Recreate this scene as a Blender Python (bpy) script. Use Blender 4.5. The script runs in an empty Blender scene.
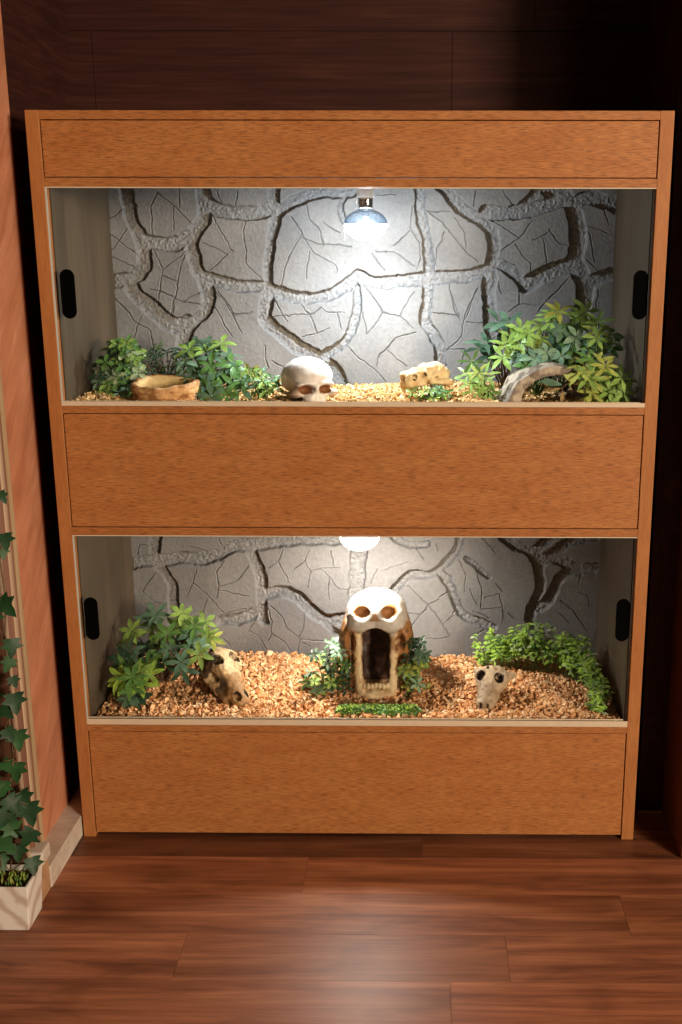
import bpy, bmesh, math, random
import numpy as np
from mathutils import Vector, Matrix

random.seed(7)
RNG = np.random.default_rng(11)
C = bpy.context.scene.collection
PI = math.pi

# ------------------------------------------------------------------ camera
CAMX, CAMD, CAMZ = 0.1398, 2.0549, 1.2433
YAW, PITCH, ROLL = -0.0067, 0.2426, 0.0021
PX0, PY0, FPX = 416.4221, 512.0, 1050.0
def cam_axes():
    cy, sy = math.cos(YAW), math.sin(YAW); cp, sp = math.cos(PITCH), math.sin(PITCH)
    f = np.array([sy*cp, cy*cp, -sp]); r = np.array([cy, -sy, 0.0]); u = np.cross(r, f)
    cr, sr = math.cos(ROLL), math.sin(ROLL)
    return cr*r+sr*u, -sr*r+cr*u, f
CR, CU, CF = cam_axes()
CO = np.array([CAMX, -CAMD, CAMZ])
def at(px, py, Y):
    """the point of the plane y = Y seen at that place in the photograph"""
    d = CF + CR*(px-PX0)/FPX - CU*(py-PY0)/FPX
    return CO + d*((Y-CO[1])/d[1])
def atz(px, py, Z):
    d = CF + CR*(px-PX0)/FPX - CU*(py-PY0)/FPX
    return CO + d*((Z-CO[2])/d[2])
cd = bpy.data.cameras.new('camera'); cam = bpy.data.objects.new('camera', cd); C.objects.link(cam)
cd.sensor_fit = 'AUTO'; cd.sensor_width = 36.0; cd.lens = FPX/1024*36.0
cd.shift_x = -(PX0-341.0)/1024.0; cd.clip_start = 0.02
M3 = Matrix(((CR[0], CU[0], -CF[0]), (CR[1], CU[1], -CF[1]), (CR[2], CU[2], -CF[2])))
cam.matrix_world = Matrix.Translation(Vector(CO)) @ M3.to_4x4()
bpy.context.scene.camera = cam

# ------------------------------------------------------------------ numpy noise
def _hash(ix, iy, iz, seed):
    h = (ix.astype(np.int64)*374761393 + iy.astype(np.int64)*668265263 + iz.astype(np.int64)*2147483647 + seed*1274126177) & 0xffffffff
    h = ((h ^ (h >> 13))*1274126177) & 0xffffffff
    return ((h ^ (h >> 16)) & 0xffff)/65535.0
def vnoise(P, scale, seed=0):
    q = np.asarray(P)*scale; i = np.floor(q); f = q-i; f = f*f*(3-2*f); i = i.astype(np.int64)
    out = 0
    for a in (0, 1):
        for b in (0, 1):
            for c in (0, 1):
                w = (f[..., 0] if a else 1-f[..., 0])*(f[..., 1] if b else 1-f[..., 1])*(f[..., 2] if c else 1-f[..., 2])
                out = out + w*_hash(i[..., 0]+a, i[..., 1]+b, i[..., 2]+c, seed)
    return out*2-1
def fbm(P, scale, n=3, seed=0):
    o = 0; a = 1.0
    for k in range(n):
        o = o + a*vnoise(P, scale*2**k, seed+k*17); a *= 0.5
    return o

# ------------------------------------------------------------------ objects
def mesh_obj(name, verts, faces, mats, parent=None, smooth=False, mat_idx=None, paint=None, bevel=0):
    v = np.asarray(verts, float)
    if parent is not None:
        v = v - np.array(WORLD[parent.name])
    me = bpy.data.meshes.new(name)
    if isinstance(faces, np.ndarray):
        n, k = faces.shape
        me.vertices.add(len(v)); me.vertices.foreach_set('co', v.ravel())
        me.loops.add(n*k); me.loops.foreach_set('vertex_index', faces.ravel().astype(np.int32))
        me.polygons.add(n); me.polygons.foreach_set('loop_start', np.arange(0, n*k, k, dtype=np.int32))
        me.update(calc_edges=True)
    else:
        me.from_pydata(v.tolist(), [], faces)
    if not isinstance(mats, (list, tuple)): mats = [mats]
    for m in mats: me.materials.append(m)
    if mat_idx is not None: me.polygons.foreach_set('material_index', np.asarray(mat_idx, np.int32))
    me.polygons.foreach_set('use_smooth', np.full(len(me.polygons), smooth))
    if paint is not None:
        a = me.color_attributes.new('paint', 'FLOAT_COLOR', 'POINT')
        c = np.ones((len(v), 4)); c[:, :3] = paint; a.data.foreach_set('color', c.ravel())
    me.update()
    o = bpy.data.objects.new(name, me); C.objects.link(o)
    if parent is not None: o.parent = parent
    WORLD[o.name] = tuple(WORLD[parent.name]) if parent is not None else (0, 0, 0)
    if bevel:
        b = o.modifiers.new('bevel', 'BEVEL'); b.width = bevel; b.segments = 2; b.limit_method = 'ANGLE'; b.harden_normals = False
    return o
WORLD = {}
def thing(name, label, cat, loc=(0, 0, 0), group=None):
    o = bpy.data.objects.new(name, None); C.objects.link(o); o.empty_display_size = .05
    o.location = tuple(float(a) for a in loc); o['label'] = label; o['category'] = cat
    if group: o['group'] = group
    WORLD[o.name] = tuple(float(a) for a in loc); return o
def tag(o, label, cat, group=None, kind=None):
    o['label'] = label; o['category'] = cat
    if group: o['group'] = group
    if kind: o['kind'] = kind
    return o
def struct(o, label, cat):
    o['kind'] = 'structure'; o['label'] = label; o['category'] = cat; return o
def recentre(o):
    """put the origin of a one-mesh thing at the middle of its base"""
    me = o.data; n = len(me.vertices); co = np.empty(n*3); me.vertices.foreach_get('co', co); co = co.reshape(-1, 3)
    c = np.array([(co[:, 0].min()+co[:, 0].max())/2, (co[:, 1].min()+co[:, 1].max())/2, co[:, 2].min()])
    me.vertices.foreach_set('co', (co-c).ravel()); me.update(); o.location = c; return o
class MB:
    def __init__(s): s.v = []; s.f = []; s.m = []
    def box(s, x0, x1, y0, y1, z0, z1, m=0):
        b = len(s.v)
        s.v += [(x0,y0,z0),(x1,y0,z0),(x1,y1,z0),(x0,y1,z0),(x0,y0,z1),(x1,y0,z1),(x1,y1,z1),(x0,y1,z1)]
        for f in ((0,3,2,1),(4,5,6,7),(0,1,5,4),(1,2,6,5),(2,3,7,6),(3,0,4,7)): s.f.append(tuple(b+i for i in f)); s.m.append(m)
        return s
    def tube(s, pts, r, n=6, m=0):
        pts = [np.asarray(p, float) for p in pts]; b = len(s.v)
        rs = r if isinstance(r, (list, tuple)) else [r]*len(pts)
        for i, p in enumerate(pts):
            t = pts[min(i+1, len(pts)-1)]-pts[max(i-1, 0)]; t = t/(np.linalg.norm(t)+1e-12)
            a = np.cross(t, (0.31, 0.2, 0.93)); a /= np.linalg.norm(a)+1e-12; c = np.cross(t, a)
            for k in range(n):
                an = 2*PI*k/n; s.v.append(tuple(p+rs[i]*(math.cos(an)*a+math.sin(an)*c)))
        for i in range(len(pts)-1):
            for k in range(n):
                s.f.append((b+i*n+k, b+i*n+(k+1) % n, b+(i+1)*n+(k+1) % n, b+(i+1)*n+k)); s.m.append(m)
        s.f.append(tuple(b+k for k in range(n))[::-1]); s.m.append(m)
        e = b+(len(pts)-1)*n; s.f.append(tuple(e+k for k in range(n))); s.m.append(m)
        return s
    def lathe(s, prof, cx, cy, n=40, m=0, caps=True):
        b = len(s.v)
        for r, z in prof:
            for k in range(n): s.v.append((cx+r*math.cos(2*PI*k/n), cy+r*math.sin(2*PI*k/n), z))
        for i in range(len(prof)-1):
            for k in range(n):
                s.f.append((b+i*n+k, b+i*n+(k+1) % n, b+(i+1)*n+(k+1) % n, b+(i+1)*n+k)); s.m.append(m)
        if caps:
            s.f.append(tuple(b+k for k in range(n))[::-1]); s.m.append(m)
            e = b+(len(prof)-1)*n; s.f.append(tuple(e+k for k in range(n))); s.m.append(m)
        return s
    def prism_y(s, outline, y0, y1, m=0):
        """outline of (x, z) points pushed from y0 to y1"""
        b = len(s.v); n = len(outline)
        s.v += [(x, y0, z) for x, z in outline]+[(x, y1, z) for x, z in outline]
        s.f.append(tuple(range(b, b+n))); s.f.append(tuple(range(b+n, b+2*n))[::-1]); s.m += [m, m]
        for i in range(n): s.f.append((b+i, b+n+i, b+n+(i+1) % n, b+(i+1) % n)); s.m.append(m)
        return s
    def build(s, name, mats, parent=None, smooth=False, bevel=0, paint=None):
        o = mesh_obj(name, s.v, s.f, mats, parent, smooth, s.m, paint, bevel)
        bm = bmesh.new(); bm.from_mesh(o.data); bmesh.ops.recalc_face_normals(bm, faces=bm.faces); bm.to_mesh(o.data); bm.free()
        return o

# ------------------------------------------------------------------ materials
class NT:
    def __init__(s, name):
        s.mat = bpy.data.materials.new(name); s.mat.use_nodes = True
        s.t = s.mat.node_tree; s.t.nodes.clear()
        s.out = s.t.nodes.new('ShaderNodeOutputMaterial')
    def n(s, typ, **kw):
        nd = s.t.nodes.new(typ)
        for k, v in kw.items():
            if hasattr(nd, k): setattr(nd, k, v)
        return nd
    def l(s, a, b): s.t.links.new(a, b)
    def setin(s, sock, v):
        if isinstance(v, bpy.types.NodeSocket): s.l(v, sock)
        else: sock.default_value = v
    def coord(s, scale=(1, 1, 1), rot=(0, 0, 0), which='Object', loc=(0, 0, 0)):
        tc = s.n('ShaderNodeTexCoord'); mp = s.n('ShaderNodeMapping')
        mp.inputs['Scale'].default_value = scale; mp.inputs['Rotation'].default_value = rot; mp.inputs['Location'].default_value = loc
        s.l(tc.outputs[which], mp.inputs['Vector']); return mp.outputs[0]
    def noise(s, vec, scale=5, detail=3, rough=.5, dist=0):
        nd = s.n('ShaderNodeTexNoise'); s.l(vec, nd.inputs['Vector'])
        nd.inputs['Scale'].default_value = scale; nd.inputs['Detail'].default_value = detail
        nd.inputs['Roughness'].default_value = rough; nd.inputs['Distortion'].default_value = dist
        return nd.outputs[0]
    def ramp(s, fac, stops, interp='LINEAR'):
        nd = s.n('ShaderNodeValToRGB'); nd.color_ramp.interpolation = interp; s.setin(nd.inputs[0], fac)
        el = nd.color_ramp.elements
        while len(el) < len(stops): el.new(.5)
        for e, (p, c) in zip(el, stops): e.position = p; e.color = (*c, 1) if len(c) == 3 else c
        return nd.outputs[0]
    def mix(s, fac, a, b, mode='MIX'):
        nd = s.n('ShaderNodeMix', data_type='RGBA', blend_type=mode)
        s.setin(nd.inputs[0], fac)
        for i, v in ((6, a), (7, b)): s.setin(nd.inputs[i], (*v, 1) if isinstance(v, tuple) and len(v) == 3 else v)
        return nd.outputs[2]
    def bump(s, h, strength=.3, dist=.002):
        nd = s.n('ShaderNodeBump'); s.l(h, nd.inputs['Height']); nd.inputs['Strength'].default_value = strength
        nd.inputs['Distance'].default_value = dist; return nd.outputs[0]
    def attr(s, name='paint'):
        nd = s.n('ShaderNodeAttribute'); nd.attribute_name = name; return nd.outputs['Color']
    def pbr(s, col, rough=.5, spec=.5, normal=None, **kw):
        b = s.n('ShaderNodeBsdfPrincipled')
        s.setin(b.inputs['Base Color'], (*col, 1) if isinstance(col, tuple) and len(col) == 3 else col)
        s.setin(b.inputs['Roughness'], rough); b.inputs['Specular IOR Level'].default_value = spec
        if normal is not None: s.l(normal, b.inputs['Normal'])
        for k, v in kw.items(): s.setin(b.inputs[k], v)
        s.l(b.outputs[0], s.out.inputs[0]); return s.mat

def m_oak(name, vertical=False, tone=1.0):
    t = NT(name)
    sc = (420, 420, 30) if vertical else (48, 48, 560)
    v = t.coord(sc)
    fl = t.noise(v, 1.0, 3, .6)
    big = t.noise(t.coord((7, 7, 40) if not vertical else (40, 40, 7)), 1.0, 4, .6)
    fine = t.noise(t.coord((60, 60, 900) if not vertical else (900, 900, 60)), 1.0, 2, .5)
    base = t.ramp(big, [(.28, (.36*tone, .126*tone, .035*tone)), (.72, (.44*tone, .180*tone, .057*tone))])
    fleck = t.ramp(fl, [(.30, (.42, .38, .34)), (.42, (.78, .76, .74)), (.52, (1.0, 1.0, 1.0)), (.72, (1.2, 1.2, 1.16))])
    if vertical:
        fleck = t.ramp(fl, [(.25, (.72, .72, .72)), (.5, (1, 1, 1)), (.8, (1.1, 1.1, 1.06))])
    c = t.mix(1.0, base, fleck, 'MULTIPLY')
    c = t.mix(.5, c, t.ramp(fine, [(.3, (.78, .78, .78)), (.7, (1.08, 1.08, 1.08))]), 'MULTIPLY')
    return t.pbr(c, .5, .3, t.bump(fl, .15, .0006))
def m_plain(name, col, rough=.5, spec=.5, var=.12, scale=60, **kw):
    t = NT(name); nz = t.noise(t.coord(), scale, 4, .6)
    d = tuple(c*(1-var) for c in col); u = tuple(min(1, c*(1+var)) for c in col)
    return t.pbr(t.ramp(nz, [(.3, d), (.7, u)]), rough, spec, **kw)
def m_leaf(name, col, rough=.42):
    t = NT(name); nz = t.noise(t.coord(), 45, 3, .6)
    d = tuple(c*.62 for c in col); u = tuple(min(1, c*1.25) for c in col)
    c = t.ramp(nz, [(.3, d), (.7, u)])
    b = t.n('ShaderNodeBsdfPrincipled'); t.l(c, b.inputs['Base Color']); b.inputs['Roughness'].default_value = rough
    b.inputs['Specular IOR Level'].default_value = .35
    tr = t.n('ShaderNodeBsdfTranslucent'); t.l(c, tr.inputs[0])
    mx = t.n('ShaderNodeMixShader'); mx.inputs[0].default_value = .22
    t.l(b.outputs[0], mx.inputs[1]); t.l(tr.outputs[0], mx.inputs[2]); t.l(mx.outputs[0], t.out.inputs[0])
    return t.mat
def m_paint(name, rough=.6, spec=.3, nscale=120, namt=.25, bump=.25):
    t = NT(name); nz = t.noise(t.coord(), nscale, 5, .65)
    c = t.mix(1.0, t.attr(), t.ramp(nz, [(.25, (1-namt,)*3), (.75, (1+namt*.6,)*3)]), 'MULTIPLY')
    return t.pbr(c, rough, spec, t.bump(nz, bump, .0015))

OAK_H = m_oak('oak_veneer_fascia'); OAK_V = m_oak('oak_veneer_stile', True, .95); OAK_R = m_oak('oak_veneer_rail', False, .95)
def m_liner():
    t = NT('grey_brown_liner'); v = t.coord((60, 60, 2.2)); a = t.noise(v, 1.0, 4, .6)
    b = t.noise(t.coord((9, 9, 3)), 1.0, 3, .5)
    c = t.mix(.6, t.ramp(a, [(.3, (.050, .036, .022)), (.7, (.125, .095, .062))]), t.ramp(b, [(.3, (.046, .033, .020)), (.7, (.12, .092, .060))]))
    return t.pbr(c, .5, .25)
LINER = m_liner()
BOARD = m_plain('raw_board', (.30, .24, .17), .7)
DARK = m_plain('black_plastic', (.0015, .0015, .0015), .9, .02)
TRACK = m_plain('satin_track', (.62, .50, .36), .35, .6, .05)
CHROME = NT('chrome').pbr((.75, .76, .78), .12, .5, Metallic=1.0)
WHITE = m_plain('white_ceramic', (.85, .85, .83), .3, .5, .03)
def m_glass(name, tint=(.992, .997, .996), haze=0.0, refl=1.0):
    t = NT(name); tr = t.n('ShaderNodeBsdfTransparent'); tr.inputs[0].default_value = (*tint, 1)
    gl = t.n('ShaderNodeBsdfGlossy'); gl.inputs['Roughness'].default_value = .02; gl.inputs[0].default_value = (.9, .95, .93, 1)
    fr = t.n('ShaderNodeFresnel'); fr.inputs[0].default_value = 1.18
    mx = t.n('ShaderNodeMixShader'); t.l(fr.outputs[0], mx.inputs[0]); t.l(tr.outputs[0], mx.inputs[1]); t.l(gl.outputs[0], mx.inputs[2])
    t.l(mx.outputs[0], t.out.inputs[0]); return t.mat
GLASS = m_glass('door_glass')
GLASS_EDGE = m_plain('polished_glass_edge', (.52, .56, .52), .25, .6, .05)
def m_reflector():
    t = NT('silvered_bulb_glass'); tr = t.n('ShaderNodeBsdfTransparent'); tr.inputs[0].default_value = (.80, .86, .92, 1)
    gl = t.n('ShaderNodeBsdfGlossy'); gl.inputs['Roughness'].default_value = .12; gl.inputs[0].default_value = (.42, .50, .60, 1)
    lw = t.n('ShaderNodeLayerWeight'); lw.inputs[0].default_value = .45
    mr = t.n('ShaderNodeMath', operation='MULTIPLY_ADD'); t.l(lw.outputs['Facing'], mr.inputs[0]); mr.inputs[1].default_value = .35; mr.inputs[2].default_value = .62
    mx = t.n('ShaderNodeMixShader'); t.l(mr.outputs[0], mx.inputs[0]); t.l(tr.outputs[0], mx.inputs[1]); t.l(gl.outputs[0], mx.inputs[2])
    t.l(mx.outputs[0], t.out.inputs[0]); return t.mat
REFL = m_reflector()
def m_lens(name, col, strength):
    t = NT(name); tr = t.n('ShaderNodeBsdfTransparent'); em = t.n('ShaderNodeEmission')
    em.inputs[0].default_value = (*col, 1); em.inputs[1].default_value = strength
    ad = t.n('ShaderNodeAddShader'); tr.inputs[0].default_value = (.8, .8, .8, 1)
    t.l(tr.outputs[0], ad.inputs[0]); t.l(em.outputs[0], ad.inputs[1]); t.l(ad.outputs[0], t.out.inputs[0]); return t.mat
def m_rock():
    t = NT('grey_rock_relief'); nz = t.noise(t.coord(), 90, 5, .65); n2 = t.noise(t.coord(), 500, 3, .6); n3 = t.noise(t.coord(), 9, 3, .5)
    c = t.mix(1.0, t.attr(), t.ramp(nz, [(.3, (.86, .86, .86)), (.7, (1.1, 1.1, 1.1))]), 'MULTIPLY')
    c = t.mix(1.0, c, t.ramp(n3, [(.3, (.92, .92, .94)), (.7, (1.06, 1.05, 1.03))]), 'MULTIPLY')
    h = t.mix(.5, nz, n2)
    return t.pbr(c, .62, .35, t.bump(h, .22, .0012))
ROCK = m_rock()
def m_chips(name, cols):
    t = NT(name); g = t.attr(); nz = t.noise(t.coord(), 300, 3, .6)
    c = t.mix(1.0, g, t.ramp(nz, [(.3, (.8, .8, .8)), (.7, (1.12, 1.12, 1.1))]), 'MULTIPLY')
    return t.pbr(c, .75, .2)
CHIPS = m_chips('wood_chip', None)
PAINT = m_paint('painted_resin'); BONE = m_paint('bone_resin', .5, .35, 90, .14, .2); BARK = m_paint('rough_resin', .7, .25, 70, .3, .5)
L_LIGHT = m_leaf('leaf_light_green', (.30, .47, .11)); L_MID = m_leaf('leaf_mid_green', (.12, .26, .065)); L_TEAL = m_leaf('leaf_blue_green', (.11, .21, .13))
L_DARK = m_leaf('leaf_dark_green', (.03, .07, .035)); L_FROST = m_leaf('leaf_frosted_green', (.25, .40, .26)); L_YEL = m_leaf('leaf_yellow_green', (.42, .46, .10))
L_LIME = m_leaf('leaf_lime', (.40, .62, .10)); L_PALE = m_leaf('leaf_cream_edged', (.42, .52, .30)); L_TAN = m_leaf('leaf_dry_tan', (.40, .27, .10))
L_IVY = m_leaf('leaf_ivy_green', (.014, .055, .016), .5); L_IVYL = m_leaf('leaf_ivy_bright', (.03, .10, .028), .5)
LEAVES = [L_LIGHT, L_MID, L_TEAL, L_DARK, L_FROST, L_YEL, L_LIME, L_PALE, L_TAN, L_IVY, L_IVYL]
LIGHT, MID, TEAL, DRK, FROST, YEL, LIME, PALE, TAN, IVY, IVYL = range(11)
STEM_G = m_plain('green_stem', (.10, .18, .05), .5); STEM_B = m_plain('brown_twig', (.13, .075, .035), .7)

# ------------------------------------------------------------------ implicit surfaces
def grid(lo, hi, h):
    ax = [np.arange(l-2*h, u+2.5*h, h) for l, u in zip(lo, hi)]
    return np.stack(np.meshgrid(*ax, indexing='ij'), -1), np.array([a[0] for a in ax])
def ell(P, c, r):
    q = (P-np.array(c)); r = np.array(r); k0 = np.linalg.norm(q/r, axis=-1); k1 = np.linalg.norm(q/(r*r), axis=-1)+1e-9
    return k0*(k0-1)/k1
def cap(P, a, b, ra, rb=None):
    a = np.array(a, float); b = np.array(b, float); rb = ra if rb is None else rb
    ab = b-a; t = np.clip(((P-a)@ab)/(ab@ab), 0, 1)
    return np.linalg.norm(P-a-t[..., None]*ab, axis=-1)-(ra+(rb-ra)*t)
def rbox(P, c, h, r):
    q = np.abs(P-np.array(c))-(np.array(h)-r)
    return np.linalg.norm(np.maximum(q, 0), axis=-1)+np.minimum(q.max(-1), 0)-r
def smin(a, b, k):
    h = np.clip(.5+.5*(b-a)/k, 0, 1); return b*(1-h)+a*h-k*h*(1-h)
def smax(a, b, k): return -smin(-a, -b, k)
def nets(F, org, h):
    nx, ny, nz = F.shape; S = F < 0
    cnt = np.zeros((nx-1, ny-1, nz-1)); acc = np.zeros((nx-1, ny-1, nz-1, 3))
    cor = [(a, b, c) for a in (0, 1) for b in (0, 1) for c in (0, 1)]
    sl = lambda o: tuple(slice(o[i], F.shape[i]-1+o[i]) for i in range(3))
    for p in cor:
        for ax in range(3):
            if p[ax] == 0:
                q = list(p); q[ax] = 1; fa, fb = F[sl(p)], F[sl(q)]
                m = (fa < 0) != (fb < 0); t = np.where(m, fa/np.where(m, fa-fb, 1), 0)
                pos = np.zeros(cnt.shape+(3,)); pos[...] = p; pos[..., ax] += t
                acc += np.where(m[..., None], pos, 0); cnt += m
    mask = cnt > 0; idx = -np.ones(cnt.shape, np.int64); idx[mask] = np.arange(mask.sum())
    I = np.argwhere(mask); V = (I+acc[mask]/cnt[mask][:, None])*h+org
    Fs = []
    for ax in range(3):
        u, w = (ax+1) % 3, (ax+2) % 3
        s0 = [slice(None)]*3; s1 = [slice(None)]*3; s0[ax] = slice(0, -1); s1[ax] = slice(1, None)
        ch = S[tuple(s0)] != S[tuple(s1)]; E = np.argwhere(ch)
        E = E[(E[:, u] > 0) & (E[:, w] > 0) & (E[:, u] < F.shape[u]-1) & (E[:, w] < F.shape[w]-1)]
        ins = S[tuple(s0)][tuple(E.T)]
        def cell(du, dw):
            e = E.copy(); e[:, u] += du; e[:, w] += dw; return idx[tuple(e.T)]
        q = np.stack([cell(-1, -1), cell(0, -1), cell(0, 0), cell(-1, 0)], 1)
        q[~ins] = q[~ins][:, ::-1]; Fs.append(q)
    return V, np.concatenate(Fs)
def rotm(rx=0, ry=0, rz=0): return np.array((Matrix.Rotation(rz, 3, 'Z') @ Matrix.Rotation(ry, 3, 'Y') @ Matrix.Rotation(rx, 3, 'X')))
def lerp(a, b, t): t = np.clip(t, 0, 1)[..., None]; return np.array(a)*(1-t)+np.array(b)*t
def sstep(a, b, x): t = np.clip((x-a)/(b-a), 0, 1); return t*t*(3-2*t)

# ------------------------------------------------------------------ leaves
class Fol:
    def __init__(s): s.v = []; s.f = []; s.m = []
    def leaf(s, base, d, n, L, W, m, droop=.25, kind='lance', fold=.18):
        base = np.asarray(base, float); d = np.asarray(d, float); d = d/np.linalg.norm(d)
        n = np.asarray(n, float); n = n-d*(n@d); n = n/(np.linalg.norm(n)+1e-9); sd = np.cross(d, n); b = len(s.v)
        P = lambda t, x, e=0: base+d*L*t+sd*x*W-n*(droop*L*t*t)+n*(abs(x)*fold*W+e)
        if kind in ('lance', 'ovate', 'tiny'):
            st = {'lance': [(0, .08), (.25, .33), (.5, .5), (.78, .34), (1, .02)], 'ovate': [(0, .08), (.2, .42), (.45, .5), (.75, .33), (1, .02)], 'tiny': [(0, .15), (.5, .5), (1, .04)]}[kind]
            for t, w in st: s.v += [P(t, -w), P(t, 0), P(t, w)]
            for i in range(len(st)-1):
                for k in (0, 1): s.f.append((b+3*i+k, b+3*i+k+1, b+3*i+k+4, b+3*i+k+3)); s.m.append(m)
        else:
            if kind == 'ivy': out = [(0, 0), (-.03, .20), (.02, .50), (.22, .36), (.40, .62), (.52, .26), (.74, .20), (1.0, 0)]
            elif kind == 'oak': out = [(0, .05), (.12, .22), (.22, .12), (.34, .42), (.46, .2), (.60, .5), (.72, .24), (.86, .32), (1, 0)]
            out2 = [(t, -w) for t, w in out]+[(t, w) for t, w in out[1:-1]][::-1]
            s.v.append(P(.4, 0)); 
            for t, w in out2: s.v.append(P(t, w))
            k = len(out2)
            for i in range(k): s.f.append((b, b+1+i, b+1+(i+1) % k)); s.m.append(m)
    def build(s, name, parent, tank=True):
        v = np.array(s.v)
        if tank: v[:, 0] = np.clip(v[:, 0], -.5675, .5675); v[:, 1] = np.clip(v[:, 1], .024, .386)
        return mesh_obj(name, v, s.f, LEAVES, parent, True, s.m)
TOCAM = lambda p: (CO-p)/np.linalg.norm(CO-p)
def rnd(a, b): return random.uniform(a, b)
def jit(k): return np.array([rnd(-k, k), rnd(-k, k), rnd(-k, k)])
def rosette(F, c, n, L, W, m, nrm=None, spread=1.0, droop=.3, kind='lance', lift=.35, a0=None):
    c = np.asarray(c, float); nr = TOCAM(c)*.55+np.array([0, 0, .65])+jit(.25) if nrm is None else np.asarray(nrm, float)
    nr /= np.linalg.norm(nr); u = np.cross(nr, (.2, .1, 1.0)); u /= np.linalg.norm(u); w = np.cross(nr, u)
    a0 = rnd(0, 6.28) if a0 is None else a0
    for k in range(n):
        a = a0+2*PI*spread*k/n+rnd(-.15, .15); d = math.cos(a)*u+math.sin(a)*w+nr*(lift+rnd(-.12, .12))
        l = L*rnd(.78, 1.12); F.leaf(c+d*.002, d, nr, l, W*rnd(.85, 1.15), m, droop*rnd(.6, 1.3), kind)
def curve_pts(a, b, sag=(0, 0, .02), n=6):
    a = np.asarray(a, float); b = np.asarray(b, float); s = np.asarray(sag, float)
    return [a+(b-a)*t+s*4*t*(1-t) for t in np.linspace(0, 1, n)]

# ================================================================== SETTING
def m_floor():
    t = NT('laminate_floor'); g = t.attr()
    sep = t.n('ShaderNodeSeparateColor'); t.l(g, sep.inputs[0])
    tc = t.n('ShaderNodeTexCoord'); cmb = t.n('ShaderNodeCombineXYZ')
    sx = t.n('ShaderNodeSeparateXYZ'); t.l(tc.outputs['Object'], sx.inputs[0])
    off = t.n('ShaderNodeMath', operation='MULTIPLY_ADD'); t.l(sep.outputs[1], off.inputs[0]); off.inputs[1].default_value = 37.0; t.l(sx.outputs[0], off.inputs[2])
    t.l(off.outputs[0], cmb.inputs[0]); t.l(sx.outputs[1], cmb.inputs[1]); t.l(sep.outputs[1], cmb.inputs[2])
    def mp(sc):
        m = t.n('ShaderNodeMapping'); m.inputs['Scale'].default_value = sc; t.l(cmb.outputs[0], m.inputs[0]); return m.outputs[0]
    a = t.noise(mp((1.6, 22, 9)), 1.0, 5, .62, 1.2); b = t.noise(mp((5, 120, 9)), 1.0, 3, .6, .4); k = t.noise(mp((3.5, 9, 5)), 1.0, 3, .5, 1.5)
    c = t.ramp(a, [(.22, (.105, .030, .015)), (.45, (.26, .088, .040)), (.62, (.36, .135, .062)), (.8, (.46, .20, .10))])
    c = t.mix(1.0, c, t.ramp(b, [(.3, (.72, .70, .68)), (.65, (1.08, 1.08, 1.08))]), 'MULTIPLY')
    c = t.mix(1.0, c, t.ramp(k, [(.25, (.62, .6, .58)), (.5, (1, 1, 1))]), 'MULTIPLY')
    vv = t.n('ShaderNodeMath', operation='MULTIPLY_ADD'); t.l(sep.outputs[0], vv.inputs[0]); vv.inputs[1].default_value = .75; vv.inputs[2].default_value = .62
    cc = t.n('ShaderNodeCombineColor'); [t.l(vv.outputs[0], cc.inputs[i]) for i in range(3)]
    c = t.mix(1.0, c, cc.outputs[0], 'MULTIPLY')
    return t.pbr(c, .42, .40, t.bump(b, .08, .0006))
FLOOR = m_floor()
def build_floor():
    v = []; f = []; pc = []
    joints = {-1: [.14, -.6], 0: [-.1, .9], 1: [.533, -.75], 2: [.296, -.30, .95], 3: [.19, -.9], 4: [-.5, .5], 5: [.3], 6: [-.2]}
    y = .60; k = -5
    ys = [-.075-.1295*i for i in range(-5, 18)]
    for i in range(len(ys)-1):
        y1, y0 = ys[i], ys[i+1]; r = i-5
        js = sorted(joints.get(r, [rnd(-.8, .8)])); xs = [-1.6]+js+[1.6]
        for q in range(len(xs)-1):
            x0, x1 = xs[q]+.0003, xs[q+1]-.0003; b = len(v); c = (rnd(.25, .75), rnd(0, 1), 0)
            if r == -1 or r == 0: c = (-.42+.2*q, c[1], 0) if r == -1 else (.65+.1*q, c[1], 0)
            if r == 3 and x0 > 0: c = (.85, .3, 0)
            z = 0.0
            v += [(x0, y0+.0003, z), (x1, y0+.0003, z), (x1, y1-.0003, z), (x0, y1-.0003, z), (x0, y0, -.002), (x1, y0, -.002), (x1, y1, -.002), (x0, y1, -.002)]
            pc += [c]*8
            f += [(b, b+1, b+2, b+3), (b+4, b+5, b+1, b), (b+5, b+6, b+2, b+1), (b+6, b+7, b+3, b+2), (b+7, b+4, b, b+3)]
    b = len(v); v += [(-1.6, -2.3, -.002), (1.6, -2.3, -.002), (1.6, .6, -.002), (-1.6, .6, -.002)]; pc += [(0, .5, 0)]*4; f.append((b, b+1, b+2, b+3))
    return mesh_obj('floor', v, f, FLOOR, paint=np.array(pc))
struct(build_floor(), 'glossy reddish brown laminate plank floor', 'floor')

def m_darkwood():
    t = NT('dark_walnut_panelling'); a = t.noise(t.coord((2.2, 5, 42)), 1.0, 5, .6, .8); b = t.noise(t.coord((6, 6, 240)), 1.0, 3, .6)
    c = t.ramp(a, [(.25, (.024, .008, .006)), (.55, (.042, .014, .010)), (.8, (.066, .022, .015))])
    c = t.mix(1.0, c, t.ramp(b, [(.3, (.75, .75, .75)), (.7, (1.15, 1.15, 1.15))]), 'MULTIPLY'); return t.pbr(c, .6, .12)
DWOOD = m_darkwood()
bw = MB()
rows = [(0, .42), (.422, .84), (.842, 1.26), (1.262, 1.715), (1.717, 2.2), (2.202, 2.7)]
for i, (z0, z1) in enumerate(rows):
    xs = [-1.0, -.598, .2, .9] if i == 3 else [-1.0, -.3+.17*i, .5, .9]
    for q in range(3): bw.box(xs[q]+.0006, xs[q+1]-.0006, .446, .464, z0, z1)
bw.box(-1.0, .9, .450, .5, 0, 2.7)
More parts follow.
